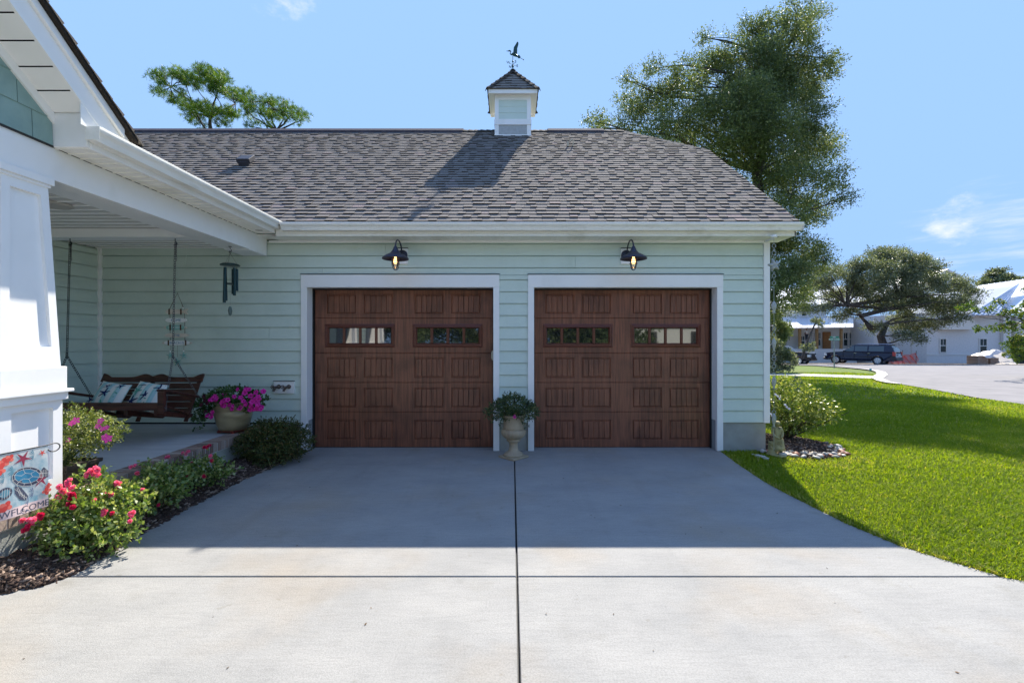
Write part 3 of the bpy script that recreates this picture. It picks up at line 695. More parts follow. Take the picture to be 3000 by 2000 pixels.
def caps2(a, b, w, n):
    a, b = Vector(a), Vector(b); d = (b-a)/n; side = d.cross(Vector((0, 0, 1))).normalized(); upn = side.cross(d).normalized()
    for i in range(n):
        p = a+d*i; q = a+d*(i+1.15)
        m.add([p-side*w-upn*w*.5+upn*.03, p+upn*.036, p+side*w-upn*w*.5+upn*.03, q-side*w-upn*w*.5+upn*.012, q+upn*.018, q+side*w-upn*w*.5+upn*.012,
               p-side*w-upn*w*.5+upn*.01, p+upn*.02, p+side*w-upn*w*.5+upn*.01], [(0, 1, 4, 3), (1, 2, 5, 4), (6, 7, 1, 0), (7, 8, 2, 1)], random.uniform(.0, .25))
for (sx, sy) in ((-1, -1), (1, -1), (1, 1), (-1, 1)): caps2((cx+sx*E*1.01, cy+sy*E*1.01, 7.37), (cx, cy, AZ), .085, 6)
m.add([(cx-.12, cy-.12, AZ-.135), (cx+.12, cy-.12, AZ-.135), (cx+.12, cy+.12, AZ-.135), (cx-.12, cy+.12, AZ-.135), (cx, cy, AZ+.035)], [(0, 1, 4), (1, 2, 4), (2, 3, 4), (3, 0, 4)], 0)
m.box(cx-E, cx+E, cy-E, cy+E, 7.371, 7.376, .1)
sub(m.build('cupola_roof', shingle_m, house))
# ---------------------------------------------------------------- porch
PX = -3.62
m = MB(); m.box(-6.2, PX-.11, -2, WY-.002, -.1, .40); m.build('porch_floor', porchfloor_m, house)
m = MB(); m.box(PX-.09, PX-.018, -2, WY-.004, -.15, .29); m.build('porch_foundation', stucco_m, house)
m = MB(); m.box(PX-.108, PX-.006, -1.95, WY-.006, .285, .394); m.build('brick_mortar', mortar_m, house)
m = MB(); y = WY-.012
while y > -1.9:
    w = .062; m.box(PX-.112-.09, PX+random.uniform(-.002, .002), y-w, y, .292, .402+random.uniform(-.001, .001), random.random()); y -= w+.011
m.build('brick_edging', brick_m, house, bevel=.003)
# beam
m = MB(); m.box(-4.02, -3.67, -2, WY-.036, 2.93, 3.188); m.box(-4.02, -3.665, WY-.5, WY-.036, 2.918, 2.9295); m.build('porch_beam', white, house, bevel=.004)
m = MB(); m.box(-6.19, -4.02, 5.62, 5.82, 2.93, 3.034); m.build('cross_beam', white, house, bevel=.003)
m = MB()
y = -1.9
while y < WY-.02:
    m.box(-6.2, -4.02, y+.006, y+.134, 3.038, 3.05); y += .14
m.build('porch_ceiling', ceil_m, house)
m = MB(); y = -1.9
while y < WY-.02: m.box(-6.2, -4.02, y-.008, y+.008, 3.028, 3.05); y += .14
m.build('ceiling_beads', white, house)  # white colour stands in for light catching the raised beads
m = MB(); m.lathe([(0, 0), (.14, 0), (.16, .012), (.16, .02), (0, .02)], (-4.66, 4.62, 3.012), 28); m.build('ceiling_light', mat('ceiling_fixture', (.5, .47, .42), .6), house)  # round ceiling light fixture, unlit
m = MB(); m.box(-6.17, -6.14, 3, 5.62, 2.95, 3.03); m.build('crown_trim', white, house)
# porch eave: soffit, fascia, gutter along x
m = MB(); y = 3.66
while y < 6.50:
    y2 = y+.105
    m.box(-3.665, -3.40, y+.004, min(y2-.004, 6.53), 3.19, 3.2); m.box(-3.665, -3.40, y-.010, y+.010, 3.183, 3.2)
    y = y2
m.box(-3.665, -3.40, 3.66, 6.53, 3.2, 3.21); m.build('porch_soffit', creamy, house)
m = MB(); m.box(-3.405, -3.385, 3.66, 6.50, 3.185, 3.335); m.box(-3.385, -3.378, 3.66, 6.497, 3.235, 3.335); m.build('porch_fascia', white, house, bevel=.002)
m = MB(); m.loft([[(-3.377+u, y, 3.34+v) for u, v in gp] for y in (3.60, 6.50)]); m.box(-3.377, -3.262, 3.597, 3.60, 3.235, 3.34); m.build('porch_gutter', creamy, house, bevel=.002)
m = MB(); m.box(-3.672, -3.39, 3.63, 3.66, 3.19, 3.47); m.build('return_box', white, house, bevel=.003)
m = MB(); m.prism([(3.55, 3.335), (4.0, 3.335), (4.0, 3.40), (3.55, 3.75)], 'x', -3.372, -3.363); m.build('gable_return_trim', white, house)
m = MB(); m.box(-9.8, -3.41, 3.64, 6.9, 3.30, 3.33); m.build('porch_flat_roof', ridge_m, house)
m = MB(); m.ball((-3.52, 6.33, 3.186), .05, .05, .008, 16, 6); m.build('soffit_light', mat('soffit_fixture', (.5, .48, .42), .5), house)
# front gable facing +x : shingle wall z>3.19 between y=.. and 3.66
GA = 1.3; GS = .80; GB = 3.66; GM = (GA+GB)/2
def gz(y, base): return base+GS*((GB-y) if y > GM else (y-GA))
m = MB(); m.box(-3.669, -3.655, GA, GB-.03, 3.186, 3.198); m.build('gable_flashing', blackm, house)
m = MB()
# shakes: courses of staggered boards
z = 3.20; k = 0
while z < 5.2:
    z1 = z+.21; y = GA-.3*random.random()-.2
    while y < GB:
        w = random.choice((.15, .26, .34, .2)); a, b = y+.003, y+w-.003
        zt = lambda yy: gz(yy, 3.40)
        a2, b2 = max(a, GA), min(b, GB-.035)
        if b2 > a2+.01:
            za, zb = min(z1, zt(a2)), min(z1, zt(b2))
            if max(za, zb) > z+.01:
                za, zb = max(za, z+.001), max(zb, z+.001)
                m.add([(-3.655, a2, z), (-3.655, b2, z), (-3.665, b2, zb), (-3.665, a2, za), (-3.69, a2, z), (-3.69, b2, z), (-3.69, b2, zb), (-3.69, a2, za)],
                      [(0, 1, 2, 3), (4, 5, 1, 0), (5, 6, 2, 1), (6, 7, 3, 2), (7, 4, 0, 3), (4, 7, 6, 5)])
        y += w
    z = z1; k += 1
m.add([(-3.70, GA, 3.19), (-3.70, GB-.03, 3.19), (-3.70, GM, gz(GM, 3.36))], [(0, 1, 2)])
m.build('gable_shakes', shakes_m, house)
def rakeboards(m, x0, x1, b0, b1, side):
    ex = {'out': .36, 'low': .13, 'mid': .26}.get(side, -.03); pts = [GB+ex, GM, GA-ex]
    m.loft([[(x0, y, gz(y, 0)+b0), (x1, y, gz(y, 0)+b0), (x1, y, gz(y, 0)+b1), (x0, y, gz(y, 0)+b1)] for y in pts])
m = MB(); rakeboards(m, -3.672, -3.645, 3.35, 3.43, 'in'); m.build('gable_frieze', white, house)
m = MB()
n = 9
for half in (0, 1):
    for i in range(n):
        y0 = GB-.04-(GB-GM)*i/n; y1 = GB-.04-(GB-GM)*(i+1)/n+.008
        if half: y0, y1 = GA+GB-y1, GA+GB-y0
        a, b = sorted((y0, y1)); m.quad((-3.66, a, gz(a, 3.43)), (-3.36, a, gz(a, 3.43)), (-3.36, b, gz(b, 3.43)), (-3.66, b, gz(b, 3.43)))
        e = b if half == 0 else a
        m.quad((-3.66, e, gz(e, 3.43)), (-3.36, e, gz(e, 3.43)), (-3.36, e, gz(e, 3.442)), (-3.66, e, gz(e, 3.442)))
m.box(-3.66, -3.36, GA, GB-.05, 3.47, 3.475) if 0 else None
m.build('gable_soffit', white, house)
m = MB(); rakeboards(m, -3.385, -3.36, 3.42, 3.66, 'low'); rakeboards(m, -3.36, -3.335, 3.60, 3.67, 'mid'); m.build('gable_rake_board', white, house, bevel=.002)
m = MB(); rakeboards(m, -9.8, -3.30, 3.672, 3.70, 'out')
for side in (0, 1):
    y0 = GB+.40; slen = (y0-GM)*math.hypot(1, GS); c2, s2 = 1/math.hypot(1, GS), GS/math.hypot(1, GS)
    if side == 0: shingle(m, (-5.3, y0, gz(y0, 3.70)), (1, 0, 0), (0, -c2, s2), (0, s2, c2), 2.01, slen)
    else: shingle(m, (-5.3, GA-.40, gz(GA-.40, 3.70)), (1, 0, 0), (0, c2, s2), (0, -s2, c2), 2.01, slen)
m.build('gable_roof', shingle_m, house)
# column
def column(yc, label):
    xc = -3.845
    m = MB(); hb = .225
    z0 = .403
    # pedestal with recessed panels
    def panel_block(m, z0, z1, w0, w1, rim, rz0, rz1, dep, yo=0):
        for k in range(4):
            a = k*math.pi/2; n = Vector((math.cos(a), math.sin(a), 0)); u = Vector((-math.sin(a), math.cos(a), 0)); c = Vector((xc, yc, 0))
            def P(t, z, d=0):
                w = w0+(w1-w0)*(z-z0)/(z1-z0); return c+n*(w-d)+u*(t*w)+Vector((0, 0, z))
            def T(z, e): w = w0+(w1-w0)*(z-z0)/(z1-z0); return (w-e)/w
            a0, a1 = T(rz0, rim), T(rz1, rim)
            o_ = [P(-1, z0), P(1, z0), P(1, z1), P(-1, z1)]; i_ = [P(-a0, rz0), P(a0, rz0), P(a1, rz1), P(-a1, rz1)]; j_ = [P(-a0+.0, rz0, dep), P(a0, rz0, dep), P(a1, rz1, dep), P(-a1, rz1, dep)]
            for q in range(4): m.quad(o_[q], o_[(q+1) % 4], i_[(q+1) % 4], i_[q]); m.quad(i_[q], i_[(q+1) % 4], j_[(q+1) % 4], j_[q])
            m.quad(*j_)
    panel_block(m, z0, 1.215, hb, hb, .075, .56, 1.12, .03)
    base = m.build('column_pedestal', white, house)
    m = MB(); m.box(xc-.25, xc+.25, yc-.25, yc+.25, 1.175, 1.235); m.box(xc-.275, xc+.275, yc-.275, yc+.275, 1.235, 1.262); m.box(xc-.245, xc+.245, yc-.245, yc+.245, 1.262, 1.44)
    m.build('column_cap', white, house, bevel=.006)
    m = MB(); panel_block(m, 1.44, 2.93, .218, .165, .062, 1.60, 2.78, .025); sh = m.build('column_shaft', white, house)
    m = MB(); m.box(xc-.195, xc+.195, yc-.195, yc+.195, 2.875, 2.931) ; m.box(xc-.18, xc+.18, yc-.18, yc+.18, 2.852, 2.875); m.build('column_capital', white, house, bevel=.004)
column(3.44, ''); column(1.45, '')
# hose bib panel
m = MB(); pn = MB(); pn.box(-3.565, -3.262, WY-.046, WY, .865, 1.042); fp = pn.build('faucet_panel', white, house, bevel=.002)
m.box(-3.569, -3.258, WY-.052, WY, 1.043, 1.051); o = m.build('panel_flashing', blackm, house); o.parent = fp; o.matrix_parent_inverse = Matrix.Identity(4)
brass = mat('weathered_brass', (.13, .10, .08), .5, metal=.6, col2=(.2, .15, .12), nscale=40)
for k, x in enumerate((-3.485, -3.335)):
    m = MB(); y = WY-.046
    def cyl(a, b, r, r2=None): m.tube([a, b], [r, r2 or r], 12)
    cyl((x, y, .965), (x, y-.012, .965), .034, .03); cyl((x, y-.01, .965), (x-.005, y-.07, .965), .016, .018); cyl((x-.005, y-.05, .965), (x-.03, y-.085, .925), .013, .016); cyl((x-.03, y-.085, .93), (x-.037, y-.09, .905), .018)
    cyl((x-.005, y-.06, .968), (x-.03, y-.125, .972), .011)
    m.tube([(x-.03+.024*math.cos(a), y-.125, .972+.024*math.sin(a)) for a in [6.283*i/10 for i in range(10)]], .006, 6, True)
    for i in range(3): a = 2.1*i; m.tube([(x-.03, y-.125, .972), (x-.03+.024*math.cos(a), y-.125, .972+.024*math.sin(a))], .004, 5)
    o = m.build('faucet', brass, house, smooth=True); o.parent = fp; o.matrix_parent_inverse = Matrix.Identity(4)
# ================================================================ THINGS ON AND AROUND THE PORCH
def setpar(o, p): o.parent = p; o.matrix_parent_inverse = WM.get(p.name, Matrix.Identity(4)).inverted() if p.name in WM else Matrix.Identity(4)
def subpar(o, part, root): o.parent = part; o.matrix_parent_inverse = Matrix.Identity(4); return o
# NOTE part meshes are in world coordinates with an identity world matrix, so sub-parts need no offset
def chain_links(m, a, b, ll=.034, r=.0024, wdt=.0095):
    a, b = Vector(a), Vector(b); L = (b-a).length; d = (b-a)/L; n = max(1, int(L/(ll*.78))); st = L/n
    s = d.cross(Vector((0, 1, .1))).normalized() if abs(d.y) < .9 else d.cross(Vector((1, 0, 0))).normalized(); t = d.cross(s)
    for i in range(n):
        c = a+d*(i+.5)*st; w = s if i % 2 else t
        pts = []
        for k in range(10):
            an = 6.283*k/10; pts.append(c+d*math.copysign(ll/2-wdt, math.sin(an))*(1 if abs(math.sin(an)) > .01 else 0)+d*wdt*math.sin(an)+w*wdt*math.cos(an))
        m.tube(pts, r, 5, True)
def hook(m, p, sgn=1, s=1.0, r=.004):
    p = Vector(p); m.tube([p, p-Vector((0, 0, .03*s))]+[p+Vector((sgn*s*(.018*math.sin(a)), 0, -.03*s-.018*s+.018*s*math.cos(a))) for a in [i*.5 for i in range(1, 9)]], r, 6)
# ---- wall lamps
lbulb = mat('lamp_bulb', (1, .6, .25), .3, emit=((1.0, .50, .20), 1.7)); lglass = glass('lamp_glass', (1, .95, .85), 1.35)
def wall_lamp(x, label):
    L = thing('wall_lamp', (x, WY-.02, 2.92), label, 'lamp', 'barn lamps on the garage wall')
    m = MB(); m.box(x-.10, x+.08, WY-.045, WY-.002, 2.80, 3.03) if x < 0 else m.box(x-.08, x+.10, WY-.045, WY-.002, 2.80, 3.03)
    m.build('mounting_block', white, L, bevel=.003)
    m = MB(); m.box(x-.10 if x < 0 else x-.08, x+.082 if x < 0 else x+.102, WY-.052, WY-.002, 3.031, 3.04); m.build('drip_cap', blackm, L)
    m = MB(); m.tube([(x, WY-.045, 2.925), (x, WY-.06, 2.925), (x, WY-.07, 2.925)], [.082, .078, .05], 24); m.build('backplate', lampm, L, smooth=False, bevel=.003)
    yl = WY-.445
    m = MB(); pts = [(x, WY-.06, 2.93)]+[(x, yl+.135+.135*math.cos(a)+.24*(1-a/math.pi)*.35, 2.985+.115*math.sin(a)) for a in [math.pi*k/14 for k in range(15)]]+[(x, yl, 2.95)]
    m.tube(pts, .0105, 10); m.build('gooseneck', lampm, L, smooth=True)
    m = MB(); m.lathe([(.012, 3.0), (.020, 2.985), (.030, 2.965), (.040, 2.94), (.055, 2.915), (.075, 2.893), (.13, 2.865), (.175, 2.835), (.184, 2.822), (.185, 2.808), (.180, 2.808), (.170, 2.828), (.12, 2.85), (.06, 2.868), (.012, 2.88)], (x, yl, -.012), 32)
    m.build('lamp_shade', lampm, L, smooth=True)
    m = MB(); m.lathe([(.0, 2.86), (.042, 2.86), (.044, 2.80), (.043, 2.74), (.036, 2.70), (.02, 2.672), (0, 2.665)], (x, yl, 0), 20); m.build('glass_jar', lglass, L, smooth=True)
    m = MB(); m.lathe([(0, 2.84), (.014, 2.84), (.017, 2.81), (.027, 2.775), (.028, 2.755), (.02, 2.735), (0, 2.728)], (x, yl, 0), 14); m.build('bulb', lbulb, L, smooth=True)
    m = MB()
    for z, r in ((2.80, .052), (2.768, .053), (2.735, .052)): m.tube([(x+r*math.cos(a), yl+r*math.sin(a), z) for a in [6.283*k/20 for k in range(20)]], .0045, 6, True)
    for k in range(2):
        a = math.pi/2*k+.65; m.tube([(x+r*math.cos(a), yl+r*math.sin(a), z) for r, z in ((.05, 2.85), (.053, 2.80), (.053, 2.73), (.046, 2.69), (.03, 2.655), (0, 2.64), (-.03, 2.655), (-.046, 2.69), (-.053, 2.73), (-.053, 2.80), (-.05, 2.85))], .0045, 6)
    m.build('wire_cage', lampm, L, smooth=True)
    return L
wall_lamp(-1.64, 'lit dark barn lamp above the left garage door'); wall_lamp(1.71, 'lit dark barn lamp above the right garage door')
# ---- porch swing
sw = thing('porch_swing', (-4.78, 5.6, .70), 'dark brown wooden porch swing hanging on chains from the porch ceiling beam', 'swing')
SX0, SX1 = -5.45, -4.12
m = MB()
def seatz(y): return .905-.22*(y-5.36)/.55
for k in range(6):
    y = 5.37+k*.078; m.obox(((SX0+SX1)/2, y, seatz(y)+.0), ((SX1-SX0)/2-.02, 0, 0), (0, .033, -.013), (0, .004, .010))
m.build('seat', swing_wood, sw, bevel=.003)
m = MB(); m.box(SX0+.01, SX1-.03, 5.325, 5.352, .835, .915); m.build('front_rail', swing_wood, sw, bevel=.004)
for x in (SX0+.06, (SX0+SX1)/2-.2, (SX0+SX1)/2+.24, SX1-.08):
    m = MB(); m.loft([[(x+dx, 5.36, .835), (x+dx, 5.36, .765), (x+dx, 5.90, .645), (x+dx, 5.96, .665), (x+dx, 5.96, .70), (x+dx, 5.9, .695)] for dx in (-.02, .02)]); m.build('seat_bracket', swing_wood, sw, bevel=.003)
# back: leaning slats with wavy crest
B0 = Vector((0, 5.83, .70)); BD = Vector((0, .25, .48)).normalized(); BN = Vector((0, -BD.z, BD.y))
for k in range(5):
    c = B0+BD*(.05+k*.087); m = MB(); m.obox(((SX0+SX1)/2, c.y, c.z), ((SX1-SX0)/2-.01, 0, 0), BD*.038, BN*.011); m.build('back_slat', swing_wood, sw, bevel=.003)
def crest(u): # u 0..1
    return .052*(max(0, math.cos((u-.0)*2*math.pi/.36)) if u < .09 else 0)+.05*(max(0, math.cos((u-1)*2*math.pi/.36)) if u > .91 else 0)+.045*math.exp(-((u-.42)/.07)**2)+.045*math.exp(-((u-.58)/.07)**2)-.012*math.exp(-((u-.5)/.02)**2)
m = MB(); n = 60; rings = []
for i in range(n+1):
    u = i/n; x = SX0-.005+(SX1-SX0+.01)*u; lo = B0+BD*.455; hi = B0+BD*(.52+crest(u))
    rings.append([(x, (lo+BN*.012).y, (lo+BN*.012).z), (x, (hi+BN*.012).y, (hi+BN*.012).z), (x, (hi-BN*.012).y, (hi-BN*.012).z), (x, (lo-BN*.012).y, (lo-BN*.012).z)])
m.loft(rings); m.build('crest_rail', swing_wood, sw)
for x in (SX0+.05, (SX0+SX1)/2, SX1-.05):
    c = B0+BD*.22-BN*.024; m = MB(); m.obox((x, c.y, c.z), (.02, 0, 0), BD*.30, BN*.012); m.build('back_post', swing_wood, sw)
for x, s in ((SX0, -1), (SX1, 1)):
    m = MB(); m.loft([[(x-.042, 5.33, 1.052), (x+.042, 5.33, 1.052), (x+.042, 5.33, 1.078), (x-.042, 5.33, 1.078)], [(x-.045, 5.36, 1.052), (x+.045, 5.36, 1.052), (x+.045, 5.36, 1.08), (x-.045, 5.36, 1.08)],
                     [(x-.036, 5.5, 1.015), (x+.036, 5.5, 1.015), (x+.036, 5.5, 1.043), (x-.036, 5.5, 1.043)], [(x-.028, 5.97, .90), (x+.028, 5.97, .90), (x+.028, 5.97, .93), (x-.028, 5.97, .93)]]); m.build('armrest', swing_wood, sw, bevel=.004)
    m = MB(); m.box(x-.035, x+.035, 5.33, 5.38, .80, 1.05); m.build('arm_post', swing_wood, sw, bevel=.004)
HZ = 2.93; CY = 5.71
for x in (-5.545, -4.225):
    ym = 5.67; top = Vector((x, CY, HZ)); m = MB()
    hook(m, (x, CY, HZ), 1, 1.3, .005); chain_links(m, (x, CY, HZ-.05), (x, ym, 1.47), .038, .0032, .012)
    chain_links(m, (x+.008, CY, HZ-.05), (x+.012, CY, HZ-.28), .03, .0026, .0095)
    ex = SX0-.04 if x < -5 else SX1+.04
    chain_links(m, (x, ym, 1.46), (ex, 5.355, .86), .036, .0030, .0115); chain_links(m, (x, ym, 1.46), (ex+(.02 if x < -5 else .0), 5.93, .915), .036, .0030, .0115)
    m.tube([(ex+.02*math.cos(a), 5.345, .845+.02*math.sin(a)) for a in [6.283*i/12 for i in range(12)]], .005, 6, True)
    for dz in (.012, -.012): m.tube([(x+.012*math.cos(a), ym, 1.467+dz+.014*math.sin(a)) for a in [6.283*i/10 for i in range(10)]], .005, 6, True)
    m.build('hanging_chain', iron_chain if x > -5 else dark_chain, sw)
# ---- pillows
pil_m = bpy.data.materials.new('striped_cushion'); pil_m.use_nodes = True; t = pil_m.node_tree; b = t.nodes['Principled BSDF']; b.inputs['Roughness'].default_value = .9
tcn = N(t, 'ShaderNodeTexCoord'); sx = N(t, 'ShaderNodeSeparateXYZ'); t.links.new(tcn.outputs['Generated'], sx.inputs[0])
mlt = N(t, 'ShaderNodeMath', operation='MULTIPLY'); mlt.inputs[1].default_value = 3.6; t.links.new(sx.outputs['X'], mlt.inputs[0])
fr = N(t, 'ShaderNodeMath', operation='FRACT'); t.links.new(mlt.outputs[0], fr.inputs[0])
rp = N(t, 'ShaderNodeValToRGB'); rp.color_ramp.interpolation = 'CONSTANT'; rp.color_ramp.elements[0].color = (.74, .78, .76, 1); rp.color_ramp.elements[1].position = .5; rp.color_ramp.elements[1].color = (.33, .62, .63, 1)
e_ = rp.color_ramp.elements.new(.68); e_.color = (.40, .66, .72, 1)
t.links.new(fr.outputs[0], rp.inputs[0]); t.links.new(rp.outputs[0], b.inputs['Base Color'])
navy = mat('navy_print', (.012, .03, .12), .9); aqua = mat('aqua_print', (.12, .40, .34), .9)
def starfish(m, c, u, v, r, rot, nrm, wid=.28):
    vs = [Vector(c)+Vector(nrm)*.004]
    for k in range(10):
        a = rot+k*math.pi/5; rr = r*(1 if k % 2 == 0 else wid)*(random.uniform(.85, 1.1) if k % 2 == 0 else 1)
        if k % 2 == 0: 
            for da in (-.09, .09): vs.append(Vector(c)+Vector(u)*rr*math.cos(a+da)+Vector(v)*rr*math.sin(a+da)+Vector(nrm)*.0025)
        else: vs.append(Vector(c)+Vector(u)*rr*math.cos(a)+Vector(v)*rr*math.sin(a)+Vector(nrm)*.0025)
    n = len(vs)-1; m.add(vs, [(0, 1+k, 1+(k+1) % n) for k in range(n)])
def pillow(x, label, stars, lean=.06):
    u = Vector((math.cos(lean), 0, -math.sin(lean)*.3)).normalized(); v = BD*.93+Vector((.30, 0, 0)); v.normalize(); nr = u.cross(v).normalized()
    if nr.y > 0: nr = -nr
    c0 = Vector((x, 5.735, .945)); a, bb, th = .218, .19, .065
    P = thing('pillow', c0, label, 'cushion', 'starfish cushions on the porch swing')
    def S(i, j, side): # i,j in -1..1
        k = (1-abs(i)**2.6)*(1-abs(j)**2.6); pinch = 1-.07*(1-abs(i)**2)*(abs(j) > .99)-.0
        px = i*(1-.05*(1-j*j)*1) ; py = j*(1-.06*(1-i*i))
        return c0+u*a*px+v*bb*py+nr*side*th*(max(k, 0)**.55)
    n = 14; m = MB()
    for side in (1, -1):
        V = [S(-1+2*i/n, -1+2*j/n, side) for j in range(n+1) for i in range(n+1)]
        m.add(V, [(j*(n+1)+i, j*(n+1)+i+1, (j+1)*(n+1)+i+1, (j+1)*(n+1)+i) for j in range(n) for i in range(n)])
    # local object so that 'Generated' stripes follow it
    me = bpy.data.meshes.new('cushion'); B = Matrix((u, v, nr)).transposed().to_4x4(); B.translation = c0
    inv = B.inverted(); me.from_pydata([tuple(inv @ Vector(p)) for p in m.v], [], m.f); me.materials.append(pil_m); me.polygons.foreach_set('use_smooth', [True]*len(me.polygons))
    o = link('cushion', me); o.parent = P; o.matrix_parent_inverse = Matrix.Translation(-c0); o.matrix_basis = B
    for (i, j, r, mt) in stars:
        q = S(i, j, 1); q1 = S(min(i+.2, 1), j, 1); q2 = S(i, min(j+.2, 1), 1); uu = (q1-q).normalized(); vv = (q2-q).normalized(); nn = uu.cross(vv).normalized()
        nn = nn if nn.dot(nr) > 0 else -nn
        k = MB(); starfish(k, q, uu, vv, r, random.uniform(0, 6), nn*1.2); o = k.build('starfish_print', navy if mt else aqua, P)
    return P
pillow(-5.075, 'starfish cushion on the swing nearest the white column', [(-.75, -.35, .06, 1), (-.15, .18, .068, 1), (.1, -.72, .075, 0), (.72, .05, .06, 0), (.8, -.6, .06, 1), (.45, .72, .05, 1), (-.35, .72, .045, 1)])
pillow(-4.60, 'starfish cushion on the swing beside its right armrest', [(-.5, -.45, .07, 1), (-.6, .35, .07, 0), (.1, .02, .07, 1), (.62, .6, .065, 1), (-.55, .85, .05, 1), (.45, -.3, .06, 0)])
# ---- hanging sign
sg = thing('hanging_sign', (-4.955, WY-.03, 2.20), 'string of painted wooden fish boards reading HOME IS WHERE THE BEACH IS with dangling starfish', 'sign')
sg['label'] = 'string of wooden fish shaped boards reading HOME IS WHERE THE BEACH IS'
rope = mat('brown_rope', (.12, .07, .035), .9); wpale = mat('washed_wood', (.80, .74, .64), .8, col2=(.68, .60, .50), nscale=9, stretch=(1, 1, 5)); wblue = mat('aqua_wood', (.30, .58, .52), .8); wwhite = mat('white_wood', (.92, .92, .90), .8)
txt_m = mat('blue_lettering', (.03, .22, .38), .8); pale_txt = mat('white_lettering', (.8, .85, .82), .8)
def textmesh(s, size, loc, rotm, m, name, parent, ext=.0006, align='CENTER'):
    cu_ = bpy.data.curves.new('t', 'FONT'); cu_.body = s; cu_.size = size; cu_.align_x = align; cu_.align_y = 'CENTER'; cu_.extrude = ext; cu_.resolution_u = 3
    to = bpy.data.objects.new('t', cu_); C.objects.link(to); dg = bpy.context.evaluated_depsgraph_get(); me = bpy.data.meshes.new_from_object(to.evaluated_get(dg))
    bpy.data.objects.remove(to); me.name = name; me.materials.clear(); me.materials.append(m)
    M = Matrix.Translation(Vector(loc)) @ rotm; me.transform(M)
    return link(name, me, parent)
RX = Matrix.Rotation(R(90), 4, 'X')
def sgp(px, py): return Vector(((px-1500)/194.6*.9945, 0, 1.64-(py-1000)/194.6*.9945))
boards = [(913, 486, 535, 15, wpale, None), (938, 485, 548, 14, wwhite, ('HOME', txt_m)), (959, 487, 541, 15, wblue, ('IS WHERE', pale_txt)), (982, 483, 554, 13, wpale, ('THE', txt_m)), (1004, 482, 556, 14, wwhite, ('BEACH IS', txt_m))]
YS = WY-.036
for k, (py, xa, xb, hp, mt, tx) in enumerate(boards):
    a = sgp(xa, py); b_ = sgp(xb, py); hz = hp/194.6/2; cx_ = (a.x+b_.x)/2; w = (b_.x-a.x)/2; m = MB(); ring = []
    for i in range(28):
        an = 6.283*i/28; ring.append((cx_+w*math.copysign(abs(math.cos(an))**.85, math.cos(an)), a.z+hz*math.copysign(abs(math.sin(an))**.7, math.sin(an))*(.92 if math.cos(an) > 0 else 1)))
    m.prism(ring, 'y', YS-.006, YS+.004)
    bo = m.build('board', mt, sg, bevel=.001)
    if k == 0:
        m = MB(); m.prism([(b_.x-.01, a.z), (b_.x+.04, a.z+.04), (b_.x+.085, a.z+.042), (b_.x+.055, a.z), (b_.x+.085, a.z-.042), (b_.x+.04, a.z-.03)], 'y', YS-.006, YS+.004); m.build('fish_tail', mt, sg)
    if k in (0, 2, 4):
        for x in ((a.x+.055, b_.x-.02) if k == 0 else (a.x+.065, b_.x-.055)):
            m = MB(); [m.tube([(x+j*.007, YS-.009, a.z-hz-.004), (x+j*.007, YS-.009, a.z+hz+.004)], .004, 6) for j in range(-1, 2)]; m.build('rope_wrap', rope, sg)
    if tx: textmesh(tx[0], .052 if k != 2 else .046, (cx_, YS-.0075, a.z-.001), RX, tx[1], 'lettering', sg)
    if k in (2, 4):
        for xx, sgn in ((a.x, -1), (b_.x, 1)):
            m = MB(); m.prism([(xx, a.z+.018), (xx+sgn*.035, a.z+.004), (xx+sgn*.035, a.z-.006), (xx, a.z-.02)], 'y', YS-.005, YS+.003); m.build('board_tip', wpale, sg)
m = MB(); tp = sgp(520, 858); l = sgp(497, 905); r_ = sgp(537, 900)
m.tube([(l.x, YS, l.z), (tp.x, YS, tp.z), (r_.x, YS, r_.z)], .0035, 6)
for px in (497, 540): p0, p1 = sgp(px, 905), sgp(px+1, 1004); m.tube([(p0.x, YS+.006, p0.z), (p1.x, YS+.006, p1.z)], .003, 5)
for px, py in ((500, 1035), (520, 1052), (539, 1033)): p0, p1 = sgp(px, 1008), sgp(px, py-6); m.tube([(p0.x, YS, p0.z), (p1.x, YS, p1.z)], .0018, 5)
m.build('cord', rope, sg)
for px, py, mt in ((500, 1041, wblue), (520, 1060, aqua), (539, 1041, wblue)):
    p0 = sgp(px, py); m = MB()
    for k in range(5):
        a = 1.57+k*1.2566+.15; m.tube([(p0.x, YS-.008, p0.z), (p0.x+.06*math.cos(a), YS-.006, p0.z+.06*math.sin(a))], [.012, .003], 7)
    m.build('starfish', mt, sg, smooth=True)
for px, py in ((537, 902), (500, 1029), (539, 1028)):
    p0 = sgp(px, py); m = MB(); m.ball((p0.x, YS-.008, p0.z), .011, n=10, m=6); m.build('bead', wwhite, sg, smooth=True)
